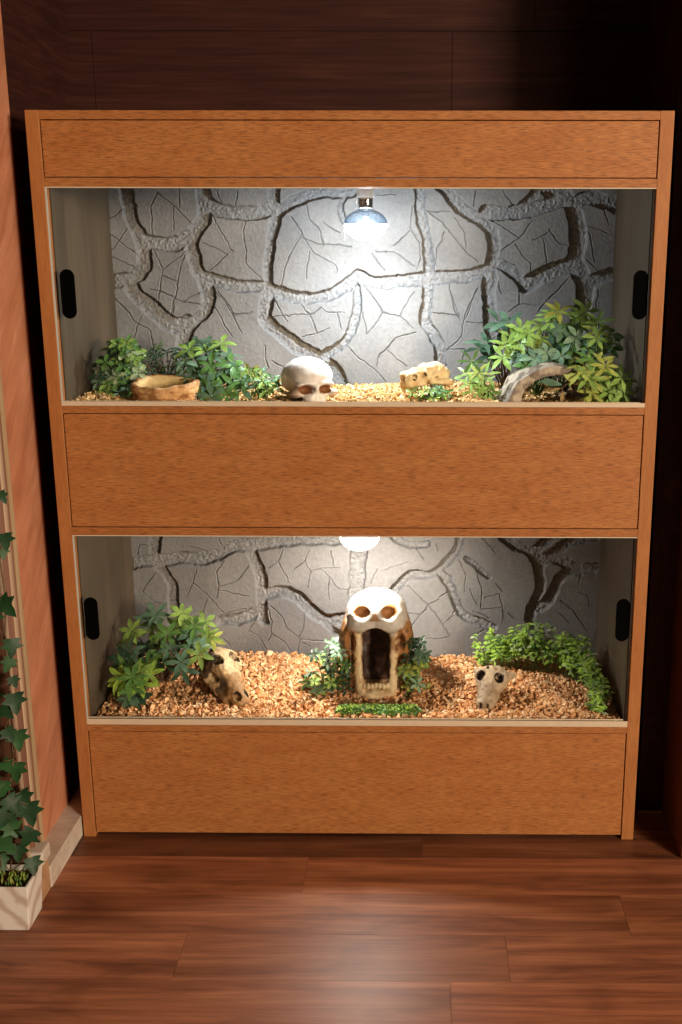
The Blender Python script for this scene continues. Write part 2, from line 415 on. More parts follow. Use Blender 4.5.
struct(bw.build('wall_back', DWOOD), 'dark walnut plank panelling behind the cabinet', 'wall')
def m_salmon():
    t = NT('salmon_stone_wall'); sp = t.n('ShaderNodeSeparateXYZ'); t.l(t.coord(), sp.inputs[0])
    ad = t.n('ShaderNodeMath', operation='ADD'); t.l(sp.outputs[1], ad.inputs[0]); t.l(sp.outputs[2], ad.inputs[1])
    sb = t.n('ShaderNodeMath', operation='SUBTRACT'); t.l(sp.outputs[2], sb.inputs[0]); t.l(sp.outputs[1], sb.inputs[1])
    def vec(a, b):
        o = []
        for src, k in ((ad, a), (sb, b)):
            m = t.n('ShaderNodeMath', operation='MULTIPLY'); t.l(src.outputs[0], m.inputs[0]); m.inputs[1].default_value = k; o.append(m.outputs[0])
        c = t.n('ShaderNodeCombineXYZ'); t.l(o[0], c.inputs[1]); t.l(o[1], c.inputs[2]); return c.outputs[0]
    n = t.noise(vec(2.5, 12), 1.0, 5, .62, .8); k = t.noise(vec(6, 60), 1.0, 4, .6, .5); g = t.noise(t.coord(), 6, 3, .5)
    c = t.ramp(n, [(.28, (.40, .15, .075)), (.5, (.54, .225, .12)), (.75, (.62, .29, .17))])
    c = t.mix(1.0, c, t.ramp(k, [(.3, (.86, .84, .82)), (.62, (1.02, 1.02, 1.02)), (.74, (1.22, 1.3, 1.36))]), 'MULTIPLY')
    c = t.mix(1.0, c, t.ramp(g, [(.3, (.85, .85, .85)), (.7, (1.05, 1.05, 1.05))]), 'MULTIPLY'); return t.pbr(c, .5, .3)
XW = -.65
struct(MB().box(XW-.25, XW, -.149, .062, 0, 2.7).build('wall_left', m_salmon()), 'salmon orange veined stone wall left of the cabinet', 'wall')
struct(MB().box(XW-.12, XW+.0004, .0625, .446, 0, 2.7).build('wall_niche', DWOOD), 'dark walnut side of the niche beside the cabinet', 'wall')
def m_tile():
    t = NT('pale_stone_skirting'); n = t.noise(t.coord((4, 6, 9)), 4, 5, .6, .5)
    return t.pbr(t.ramp(n, [(.3, (.46, .39, .31)), (.6, (.60, .53, .44)), (.8, (.68, .62, .54))]), .4, .4)
TILE = m_tile()
struct(MB().box(XW-.01, -.604, -.19, .445, 0, .048).build('baseboard_left', TILE, bevel=.002), 'pale stone baseboard along the salmon wall', 'baseboard')
# fluted door casing at the near end of the left wall
def m_casing():
    t = NT('striped_wood_casing'); v = t.coord((1, 1, 1)); s = t.n('ShaderNodeSeparateXYZ'); t.l(v, s.inputs[0])
    n = t.noise(t.coord((60, 60, 3)), 1.0, 3, .6)
    mr = t.n('ShaderNodeMapRange'); t.l(s.outputs[1], mr.inputs[0]); mr.inputs[1].default_value = -.245; mr.inputs[2].default_value = -.148
    A = (.46, .33, .21); B = (.17, .075, .045); D = (.09, .04, .022)
    c = t.ramp(mr.outputs[0], [(0, D), (.14, A), (.27, B), (.34, B), (.42, A), (.47, B), (.56, A), (.62, B), (.70, (.30, .20, .11)), (.9, (.38, .27, .15)), (1, A)])
    c = t.mix(1.0, c, t.ramp(n, [(.3, (.8, .8, .8)), (.7, (1.12, 1.12, 1.12))]), 'MULTIPLY'); return t.pbr(c, .5, .3)
cs = MB(); prof = []
N = 40
for i in range(N+1):
    u = i/N; y = -.245+.097*u
    x = -.628+.006*math.sin(u*PI*7)*(1 if .08 < u < .75 else .2)
    prof.append((x, y))
prof = [(-.67, -.245)]+prof+[(-.67, -.148)]
n = len(prof); cs.v = [(x, y, .0) for x, y in prof]+[(x, y, 2.6) for x, y in prof]
cs.f = [tuple(range(n)), tuple(range(n, 2*n))]+[(i, (i+1) % n, n+(i+1) % n, n+i) for i in range(n)]; cs.m = [0]*len(cs.f)
struct(cs.build('trim_1', m_casing()), 'fluted cream and brown door casing at the left edge', 'trim')
TANW = m_plain('tan_plinth_wood', (.42, .24, .13), .5, .3, .2, 30)
struct(MB().box(-.66, -.606, -.247, -.191, 0, .075).build('trim_2', TANW, bevel=.002), 'tan wooden plinth block under the casing', 'trim')
struct(MB().box(-.64, -.6, -.235, -.19, .0755, .105).build('trim_3', TILE, bevel=.004), 'pale stone cap over the plinth block', 'trim')
DBROWN = m_plain('dark_brown_door', (.085, .036, .02), .5, .3, .3, 14)
struct(MB().box(-.86, -.82, -1.4, -.1495, 0, 2.7).build('door_1', DBROWN), 'dark brown door behind the ivy', 'door')
def m_darkmarble():
    t = NT('dark_brown_marble'); n = t.noise(t.coord((5, 5, 4)), 2.2, 6, .65, 1.4); k = t.noise(t.coord((22, 22, 18)), 1.0, 4, .6, .8)
    c = t.ramp(n, [(.3, (.022, .008, .005)), (.55, (.055, .020, .012)), (.72, (.10, .038, .022))])
    c = t.mix(1.0, c, t.ramp(k, [(.3, (.6, .6, .6)), (.7, (1.3, 1.3, 1.3))]), 'MULTIPLY'); return t.pbr(c, .4, .35)
struct(MB().box(.632, 1.0, .117, .446, 0, 2.7).build('wall_right', m_darkmarble()), 'dark brown marbled wall return right of the cabinet', 'wall')
struct(MB().box(.634, .70, .112, .117, 0, .005).build('baseboard_right', TANW), 'thin pale strip along the foot of the dark wall', 'baseboard')
struct(MB().box(.686, .80, -.075, .117, 0, 2.6).build('trim_4', m_plain('red_brown_jamb', (.16, .06, .03), .45, .35, .3, 9), bevel=.006), 'red brown door jamb at the right edge', 'trim')

# ================================================================== CABINET
cab = thing('vivarium_cabinet', 'large two-tier oak veneer vivarium cabinet with glass fronts', 'vivarium')
HW, IW, HC, DC = .6, .574, 1.497, .442
for x0, x1 in ((-HW, -IW), (IW, HW)):
    MB().box(x0, x1, 0, DC, 0, HC).build('side_panel', OAK_V, cab, bevel=.0012)
MB().box(-IW, IW, 0, DC, 1.4805, HC-.0003).build('top_panel', OAK_R, cab, bevel=.001)
g = .0018
for z0, z1 in ((1.379, 1.479), (.7015, .9315), (.0105, .2495)):
    MB().box(-IW+g, IW-g, .0015, .018, z0, z1).build('fascia_panel', OAK_H, cab, bevel=.001)
for z0, z1 in ((1.3615, 1.3775), (.933, .9475), (.684, .700), (.251, .2665)):
    MB().box(-IW, IW, .0002, .022, z0, z1).build('rail', OAK_R, cab, bevel=.001)
MB().box(-IW, IW, .03, .05, .0, .02).build('plinth', DARK, cab)
for nm, z0, z1 in (('shelf', .772, .79), ('shelf', 1.44, 1.455), ('shelf', .095, .112)):
    MB().box(-IW, IW, .024, .420, z0, z1).build(nm, BOARD, cab)
MB().box(-IW, IW, .4205, DC-.002, .02, 1.48).build('back_panel', BOARD, cab)
for z0, z1 in ((.113, .771), (.791, 1.439)):
    for sx in (-1, 1):
        a, b = sorted((sx*(IW-.0003), sx*(IW-.003)))
        MB().box(a, b, .024, .4195, z0, z1).build('side_liner', LINER, cab)
for z0, z1 in ((.9478, .9565), (.2668, .2797)):
    tr = MB().box(-IW, IW, .0016, .0104, z0, z0+.0055).box(-IW, IW, .0119, .022, z0, z0+.0055).box(-IW, IW, -.0005, .0015, z0, z1).box(-IW, IW, .0105, .0118, z0, z1)
    tr.build('sliding_track', TRACK, cab, bevel=.0004)
for z0, z1 in ((1.3592, 1.3613), (.6818, .6838)):
    MB().box(-IW, IW, .0005, .0015, z0, z1).box(-IW, IW, .0105, .0118, z0, z1).build('top_track', TRACK, cab)

def capsule(cx, cz, w, h, n=10):
    r = w/2; o = []
    for k in range(n+1): a = PI*k/n; o.append((cx+r*math.cos(a), cz+h/2-r+r*math.sin(a)))
    for k in range(n+1): a = PI+PI*k/n; o.append((cx+r*math.cos(a), cz-h/2+r+r*math.sin(a)))
    return o
for z0, z1, hl, hr in ((.9535, 1.3605, (68.5, 294), (640, 295)), (.2745, .6835, (92, 618.5), (622.5, 620))):
    for s, (hx, hy) in ((0, hl), (1, hr)):
        y0 = .0025 if s == 0 else .0125
        x0, x1 = (-.5738, .012) if s == 0 else (-.012, .5738)
        p = MB().box(x0, x1, y0, y0+.004, z0, z1).build('glass_door', GLASS, cab)
        c = at(hx, hy, y0)
        hd = MB().prism_y(capsule(c[0], c[2], .0285, .0935), y0-.0022, y0-.0001)
        hd.build('finger_pull', DARK, p, bevel=.0008)
        xe = (-.5738, -.5722) if s == 0 else (.5722, .5738)
        MB().box(xe[0], xe[1], y0-.0006, y0+.0046, z0, z1).build('glass_edge', GLASS_EDGE, p)

# ------------------------------------------------------------------ rock relief
CH_U=[(13,[(-533,1390),(-530,1373),(-525,1341),(-520,1310),(-506,1284),(-496,1264),(-497,1238),(-499,1211),(-512,1194),(-538,1178),(-584,1176)]),(15,[(-542,1178),(-521,1147),(-499,1129),(-475,1106),(-456,1086),(-433,1074),(-407,1086)]),(13,[(-360,1390),(-357,1367),(-356,1341),(-357,1315),(-377,1289),(-391,1265),(-386,1229),(-376,1198),(-359,1169),(-352,1138),(-362,1111),(-386,1090),(-408,1072),(-419,1040),(-414,998)]),(13,[(-496,1267),(-458,1258),(-421,1262),(-388,1278)]),(13,[(-353,1350),(-338,1341),(-309,1330),(-262,1328),(-217,1335),(-194,1339)]),(9,[(-195,1391),(-198,1350),(-192,1333),(-202,1298),(-208,1252),(-214,1212),(-217,1174)]),(11,[(-190,1333),(-160,1350),(-124,1365),(-85,1374),(-49,1374),(-22,1378)]),(5,[(-27,1382),(-50,1350),(-50,1329),(-37,1309)]),(11,[(-368,1189),(-332,1178),(-316,1176),(-279,1163),(-231,1165),(-209,1159),(-175,1145),(-120,1138),(-71,1150),(-34,1170),(-11,1190)]),(8,[(-14,1163),(-14,1130),(-19,1096),(-29,1057),(-62,1025),(-97,1009)]),(13,[(-218,1158),(-223,1129),(-231,1095),(-211,1075),(-184,1054),(-154,1029),(-113,1009)]),(10,[(-120,1013),(-90,999),(-62,976),(-47,939)]),(10,[(130,1391),(130,1357),(132,1325),(141,1288),(148,1253),(151,1208),(149,1175),(147,1137),(144,1110),(142,1087),(159,1060),(177,1030),(178,995),(185,954)]),(12,[(-7,1190),(18,1175),(76,1177),(133,1184),(178,1188),(235,1189),(276,1200)]),(12,[(177,1391),(211,1351),(238,1329),(274,1310),(295,1279),(298,1248),(292,1213),(288,1171),(291,1137),(290,1097),(297,1058),(317,1000)]),(13,[(278,1331),(312,1329),(353,1331),(395,1342),(435,1351),(462,1362)]),(9,[(363,1347),(383,1366),(400,1392)]),(15,[(425,1387),(455,1368),(476,1342),(484,1314),(487,1284),(488,1253),(480,1222),(460,1209),(435,1205),(400,1189),(373,1169)]),(11,[(368,1173),(345,1198),(321,1213),(294,1222)]),(16,[(478,1218),(504,1189),(510,1153),(501,1111),(493,1070)]),(12,[(509,1176),(534,1187),(563,1196)]),(14,[(482,1349),(504,1364),(531,1358),(565,1349)]),(8,[(400,1387),(435,1360),(462,1351)])]
CH_L=[(10,[(-508,581),(-513,543),(-517,510),(-501,490),(-480,464),(-475,426),(-475,389),(-474,345),(-485,292)]),(12,[(-515,510),(-544,508),(-574,500)]),(13,[(-502,510),(-448,518),(-409,513),(-362,524),(-322,546),(-291,552)]),(14,[(-305,549),(-266,549),(-229,562),(-154,567),(-54,570)]),(11,[(-284,542),(-270,514),(-259,478),(-256,437),(-256,411),(-257,380),(-253,359)]),(12,[(-257,388),(-287,369),(-318,359),(-357,356)]),(12,[(-251,422),(-224,432),(-192,432),(-165,419),(-143,391),(-119,368),(-90,355),(-53,365)]),(8,[(-109,365),(-90,339),(-71,318)]),(16,[(-13,553),(-19,515),(-22,464),(-25,425)]),(9,[(231,584),(227,554),(217,528),(198,511),(179,485),(145,477),(110,480),(86,462),(64,428),(49,397)]),(9,[(174,488),(196,470),(211,439),(221,403),(236,377),(266,359),(313,343)]),(7,[(62,581),(89,558),(113,551),(147,553)]),(10,[(323,582),(365,552),(404,537),(417,509),(428,478),(429,445),(415,414),(406,383),(408,336)]),(11,[(557,497),(518,492),(479,479),(466,448),(452,414),(431,394)]),(13,[(420,509),(453,527),(488,512),(518,489)]),(12,[(453,527),(479,555),(515,572),(553,578)]),(10,[(409,537),(435,560),(461,582)]),(6,[(244,516),(271,498),(299,475)])]  # last thin line carves a diagonal shadow into the relief
CR_U=[[(-461,1377),(-477,1341),(-478,1279)],[(-409,1381),(-413,1339)],[(-461,1372),(-386,1306)],[(-428,1339),(-425,1292)],[(-579,1308),(-535,1341)],[(-571,1281),(-513,1238)],[(-574,1243),(-533,1292)],[(-572,1231),(-522,1209)],[(-476,1243),(-459,1202),(-469,1147),(-475,1128)],[(-403,1247),(-459,1202)],[(-460,1190),(-423,1179)],[(-403,1247),(-425,1179),(-444,1100)],[(-490,1161),(-464,1156),(-414,1131),(-371,1126)],[(-413,1133),(-370,1156)],[(-343,1333),(-326,1297),(-296,1243)],[(-365,1263),(-333,1252),(-308,1236),(-349,1202)],[(-327,1373),(-314,1351)],[(-578,1147),(-547,1114),(-530,1090)],[(-350,1170),(-319,1129),(-296,1091)],[(-528,1372),(-505,1341)],[(-280,1377),(-285,1346)],[(-266,1313),(-270,1275),(-264,1243),(-267,1221),(-231,1180)],[(-161,1320),(-137,1282),(-112,1244),(-61,1212),(-57,1200)],[(-137,1282),(-168,1234),(-191,1166)],[(-121,1246),(-130,1184)],[(-128,1360),(-120,1315),(-97,1289),(-89,1257)],[(-137,1275),(-88,1259),(-23,1255)],[(-147,1134),(-125,1101)],[(-213,1147),(-177,1092)],[(-96,1120),(-87,1111),(-44,1106)],[(-208,1099),(-167,1101),(-120,1101),(-96,1120)],[(-88,1307),(-51,1286)],[(-318,1124),(-300,1101),(-257,1110)],[(145,1336),(187,1303),(215,1267),(263,1222)],[(143,1334),(196,1332)],[(187,1289),(169,1253),(165,1217)],[(210,1320),(234,1285),(237,1253)],[(113,1343),(109,1298),(127,1262),(132,1230),(123,1203)],[(109,1291),(71,1257)],[(29,1244),(71,1242),(118,1212)],[(20,1239),(50,1203)],[(26,1367),(76,1369)],[(1,1171),(47,1111),(83,1102),(118,1157)],[(47,1111),(33,1092)],[(198,1171),(212,1111),(222,1093)],[(264,1162),(236,1093)],[(163,1104),(213,1104)],[(256,1374),(251,1343)],[(214,1369),(205,1347)],[(317,1378),(341,1341)],[(282,1321),(355,1275),(383,1315)],[(355,1275),(314,1246)],[(346,1260),(383,1217),(381,1199)],[(408,1275),(419,1217)],[(420,1292),(444,1266),(469,1261)],[(420,1284),(385,1269)],[(491,1298),(512,1287),(527,1223)],[(493,1243),(537,1202)],[(536,1355),(556,1304)],[(497,1304),(554,1287)],[(303,1193),(319,1152)],[(357,1170),(358,1128),(401,1125)],[(471,1188),(401,1110)],[(539,1161),(535,1111)],[(358,1128),(335,1110)],[(-576,1146),(-528,1089),(-493,1065),(-486,1026)],[(-512,1101),(-534,1053)],[(-472,1158),(-434,1140),(-398,1128)],[(-430,1158),(-439,1104)],[(-344,1123),(-307,1051)],[(-336,1158),(-302,1111),(-282,1060)],[(-302,1105),(-278,1105)],[(-210,1149),(-174,1087)],[(-147,1133),(-122,1101),(-108,1059)],[(-212,1098),(-164,1101),(-122,1101),(-98,1117)],[(-142,1052),(-108,1059),(-75,1071)],[(-60,1108),(-51,1071)],[(-42,1031),(-9,1000),(29,976),(53,948)],[(-8,1159),(-3,1103),(8,1059)],[(8,1059),(46,1108),(16,1150)],[(46,1108),(73,1104)],[(73,1048),(34,1005),(31,986)],[(-230,1033),(-229,1004),(-220,983)],[(-215,999),(-187,981)],[(27,1134),(51,1106),(81,1104),(117,1071)],[(122,1062),(74,1050),(34,1007)],[(53,1024),(100,986)],[(201,1159),(221,1099)],[(157,1106),(216,1104)],[(262,1160),(235,1104),(226,1053),(193,1022)],[(157,1062),(188,1027)],[(193,1024),(236,1024),(229,991)],[(240,1088),(278,1086)]]
CR_L=[[(-356,568),(-347,543)],[(-427,547),(-378,532)],[(-415,490),(-427,453),(-441,422)],[(-424,453),(-390,422),(-354,377)],[(-390,422),(-402,379)],[(-346,511),(-365,485),(-361,448),(-370,417)],[(-362,438),(-327,427),(-286,422)],[(-289,496),(-315,459),(-356,446)],[(-352,374),(-295,390)],[(-516,479),(-552,432),(-523,405),(-493,397)],[(-558,526),(-552,550),(-527,547)],[(-582,474),(-581,405),(-583,367)],[(-355,309),(-340,288)],[(-198,554),(-214,512),(-188,454)],[(-214,512),(-237,491)],[(-138,538),(-149,512),(-134,486),(-143,444)],[(-134,489),(-66,497)],[(-149,512),(-177,491)],[(-112,491),(-92,471),(-67,442),(-37,437)],[(-92,468),(-91,412)],[(-86,539),(-79,502)],[(-243,398),(-234,358),(-238,321),(-246,304)],[(-235,398),(-206,364),(-196,337),(-161,310),(-100,302)],[(-149,391),(-156,337),(-166,316)],[(-235,321),(-207,305),(-183,269)],[(-293,331),(-268,315),(-244,269)],[(-291,331),(-272,364)],[(-161,310),(-172,272)],[(-287,501),(-308,470)],[(-156,299),(-141,289)],[(201,435),(156,400),(111,344)],[(101,450),(156,398),(192,344),(208,317)],[(95,379),(133,376)],[(217,382),(192,350)],[(202,315),(141,312),(126,290)],[(121,545),(141,513)],[(43,487),(101,511)],[(170,555),(175,537)],[(226,514),(244,477),(242,435)],[(271,488),(287,435),(283,393)],[(292,419),(327,430),(336,398),(336,356)],[(283,388),(336,396)],[(262,387),(303,366)],[(282,571),(315,535)],[(254,440),(277,398)],[(264,312),(294,339),(319,323)],[(332,436),(317,457)],[(10,455),(30,492)],[(478,413),(511,385),(546,334)],[(520,436),(542,431),(551,397)],[(524,476),(520,448)],[(479,382),(499,356)],[(349,381),(363,367)]]

def seg_dist(X, Z, pts):
    d = np.full(X.shape, 1e9)
    for (ax, az), (bx, bz) in zip(pts[:-1], pts[1:]):
        vx, vz = bx-ax, bz-az; L = vx*vx+vz*vz+1e-12
        t = np.clip(((X-ax)*vx+(Z-az)*vz)/L, 0, 1)
        d = np.minimum(d, (X-ax-t*vx)**2+(Z-az-t*vz)**2)
    return np.sqrt(d)
def smooth_line(pts):
    p = np.array(pts, float)
    for _ in range(2):
        q = [p[0]]
        for a, b in zip(p[:-1], p[1:]): q += [a*.75+b*.25, a*.25+b*.75]
        q.append(p[-1]); p = np.array(q)
    return p
def rock_panel(zlo, zhi, chan, cracks, seed):
    st = .0012; W = .5705
    xs = np.linspace(-W, W, int(2*W/st)); zs = np.linspace(zlo, zhi, int((zhi-zlo)/st))
    X, Z = np.meshgrid(xs, zs, indexing='ij'); P = np.stack([X, np.zeros_like(X)+seed, Z], -1)
    wx = fbm(P, 38, 3, seed)*.0030; wz = fbm(P, 38, 3, seed+5)*.0030
    fx = fbm(P, 150, 2, seed+9)*.0010; fz = fbm(P, 150, 2, seed+11)*.0010
    s = np.full(X.shape, 1e9)
    for w, pts in chan:
        l = smooth_line(np.array(pts)/1000.0); hw = w/2/435.0*1.02
        x0, z0 = l.min(0)-.06; x1, z1 = l.max(0)+.06
        i0, i1 = np.searchsorted(xs, (x0, x1)); j0, j1 = np.searchsorted(zs, (z0, z1))
        if i1 <= i0 or j1 <= j0: continue
        sl = (slice(i0, i1), slice(j0, j1))
        d = seg_dist((X+wx+fx)[sl], (Z+wz+fz)[sl], l)-hw
        s[sl] = np.minimum(s[sl], d)
    m = 1-sstep(-.0016, .0022, s)                       # 1 inside the mortar channels
    rough = fbm(P, 210, 3, seed+20); soft = fbm(P, 11, 2, seed+30)
    depth = .0125
    plate = .0016*soft+.0003*fbm(P, 260, 2, seed+33)
    h = plate*(1-m)-m*(depth-.0013*rough-.0012*sstep(-.003, -.016, s))
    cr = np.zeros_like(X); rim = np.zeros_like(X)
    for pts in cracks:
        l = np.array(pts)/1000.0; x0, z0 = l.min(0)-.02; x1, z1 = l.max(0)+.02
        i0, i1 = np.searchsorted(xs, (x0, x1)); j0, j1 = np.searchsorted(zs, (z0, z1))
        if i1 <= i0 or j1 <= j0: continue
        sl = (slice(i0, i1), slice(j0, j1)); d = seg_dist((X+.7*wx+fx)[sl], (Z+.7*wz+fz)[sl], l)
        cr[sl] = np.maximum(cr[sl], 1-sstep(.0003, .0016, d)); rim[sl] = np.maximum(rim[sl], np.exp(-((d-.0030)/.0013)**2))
    h = h-(1-m)*cr*.0022+(1-m)*rim*.0004*(1-cr)
    Y = .400-h
    nx, nz = X.shape; V = np.stack([X, Y, Z], -1).reshape(-1, 3)
    I = np.arange(nx*nz).reshape(nx, nz); F = np.stack([I[:-1, :-1], I[1:, :-1], I[1:, 1:], I[:-1, 1:]], -1).reshape(-1, 4)
    g0 = np.array((.218, .217, .216)); col = g0*(1+.05*soft[..., None])
    mort = np.array((.238, .238, .238))*(1+.16*rough[..., None])
    col = col*(1-m[..., None])+mort*m[..., None]
    ed = np.exp(-((s+.001)/.0022)**2)[..., None]; col = col*(1-.25*ed)*(1-.55*(cr*(1-m))[..., None])          # depth shade of cracks painted in; channel edges darkened too
    return V, F, col.reshape(-1, 3)
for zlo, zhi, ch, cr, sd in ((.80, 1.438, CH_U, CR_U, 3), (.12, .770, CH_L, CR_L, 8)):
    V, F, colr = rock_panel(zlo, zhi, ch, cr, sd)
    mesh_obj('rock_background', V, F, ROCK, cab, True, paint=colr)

# ================================================================== LAMPS
def lamp(label, x, y, z0, col, power, em, beam):
    t = thing('heat_lamp', label, 'lamp', (x, y, z0), 'reptile spot lamps in the vivarium')
    z = z0
    MB().lathe([(.0165, z+.0865), (.0180, z+.089), (.0180, z+.172), (.0150, z+.1742)], x, y).build('socket', WHITE, t, True)
    MB().lathe([(.013, z+.0645), (.0155, z+.067), (.0150, z+.071), (.0160, z+.0745), (.0150, z+.078), (.0160, z+.0815), (.0155, z+.0875)], x, y).build('screw_base', CHROME, t, True)
    pr = [(.0448*math.cos(a), z+.034+.030*math.sin(a)) for a in np.linspace(0, 1.18, 12)]+[(.0150, z+.0635)]
    MB().lathe(pr, x, y, 48, caps=False).build('reflector', REFL, t, True)
    MB().lathe([(.004, z+.063), (.0075, z+.052), (.006, z+.046), (.003, z+.044)], x, y, 16).build('filament_holder', CHROME, t, True)
    pl = [(.0448*math.cos(a), z+.034-.034*math.sin(a)) for a in np.linspace(0, PI/2-.02, 12)]
    MB().lathe(pl, x, y, 48, caps=False).build('lens', m_lens('lit_lens', col, em), t, True)
    ld = bpy.data.lights.new('bulb_light', 'POINT'); ld.energy = power; ld.color = col; ld.shadow_soft_size = .016
    lo = bpy.data.objects.new('bulb_light', ld); C.objects.link(lo); lo.parent = t; lo.location = (0, 0, .018)
    ls = bpy.data.lights.new('bulb_beam', 'SPOT'); ls.energy = beam; ls.color = col; ls.shadow_soft_size = .016; ls.spot_size = math.radians(172); ls.spot_blend = 1.0
    lo = bpy.data.objects.new('bulb_beam', ls); C.objects.link(lo); lo.parent = t; lo.location = (0, 0, .018)
    return t
lamp('lit reflector bulb on white socket hanging in the upper tank', .0185, .20, 1.2657, (.86, .94, 1.0), 6.5, 6, 19.0)
lamp('lit reflector bulb half hidden behind the lower rail', -.0015, .20, .5974, (1.0, .92, .82), 3.0, 4, 17.0)

# ================================================================== SUBSTRATE
def substrate(name, label, zbase, surf, n, seed, hue):
    r = np.random.default_rng(seed)
    xs = np.linspace(-.5695, .5695, 150); ys = np.linspace(.0205, .3975, 52)
    X, Y = np.meshgrid(xs, ys, indexing='ij'); Z = surf(X, Y)-.004
    I = np.arange(X.size).reshape(X.shape); F = np.stack([I[:-1, :-1], I[1:, :-1], I[1:, 1:], I[:-1, 1:]], -1).reshape(-1, 4)
    V = np.stack([X, Y, Z], -1).reshape(-1, 3)
    PCOL = np.array(hue)
    col = np.tile(PCOL[0]*.55, (len(V), 1))
    px = r.uniform(-.564, .564, n); py = .024+(r.random(n)**1.15)*.368
    pz = surf(px, py)+r.uniform(-.005, .002, n)
    cube = np.array([(-1,-1,-1),(1,-1,-1),(1,1,-1),(-1,1,-1),(-1,-1,1),(1,-1,1),(1,1,1),(-1,1,1)], float)*.5
    cf = np.array([(0,3,2,1),(4,5,6,7),(0,1,5,4),(1,2,6,5),(2,3,7,6),(3,0,4,7)])
    sz = r.uniform(.0055, .0125, n)
    S = np.stack([sz*r.uniform(.7, 1.3, n), sz*r.uniform(.5, .95, n), sz*r.uniform(.35, .7, n)], 1)
    v = cube[None]*S[:, None]; v = v+r.normal(0, .11, (n, 8, 3))*sz[:, None, None]
    q = r.normal(0, 1, (n, 4)); q[:, 0] += 1.2; q /= np.linalg.norm(q, axis=1)[:, None]
    w, a, b, c = q.T
    R = np.stack([1-2*(b*b+c*c), 2*(a*b-w*c), 2*(a*c+w*b), 2*(a*b+w*c), 1-2*(a*a+c*c), 2*(b*c-w*a), 2*(a*c-w*b), 2*(b*c+w*a), 1-2*(a*a+b*b)], 1).reshape(n, 3, 3)
    v = np.einsum('nij,nkj->nki', R, v)+np.stack([px, py, pz], 1)[:, None]
    v[..., 0] = np.clip(v[..., 0], -.5698, .5698); v[..., 1] = np.clip(v[..., 1], .0203, .398)
    base = len(V); V = np.concatenate([V, v.reshape(-1, 3)])
    F = np.concatenate([F, (cf[None]+(np.arange(n)*8)[:, None, None]+base).reshape(-1, 4)])
    pick = PCOL[r.integers(0, len(PCOL), n)]*r.uniform(.75, 1.2, (n, 1))
    col = np.concatenate([col, np.repeat(pick, 8, axis=0)])
    o = mesh_obj(name, V, F, CHIPS, paint=col); tag(o, label, 'substrate', kind='stuff'); return o
def surf_u(x, y): return .9445+.006*np.sin(x*9+1)*np.sin(y*11)+.004*np.sin(x*31)
def surf_l(x, y):
    return .2700+.006*np.sin(x*7+.5)*np.sin(y*9)+.003*np.sin(x*27+y*21)+.012*np.exp(-((x+.36)**2/.02+(y-.24)**2/.02))
substrate('wood_chip_bedding', 'golden wood chip bedding on the floor of the upper tank', .80, surf_u, 9000, 5, [(.64, .40, .165), (.70, .46, .21), (.58, .34, .13), (.76, .56, .31), (.50, .28, .10)])
substrate('wood_chip_bedding', 'orange wood chip bedding on the floor of the lower tank', .12, surf_l, 10500, 6, [(.72, .40, .19), (.78, .46, .235), (.66, .335, .15), (.84, .58, .35), (.56, .275, .11)])

# ================================================================== SKULLS
def place(V, R, loc): return V@np.array(R).T+np.array(loc)
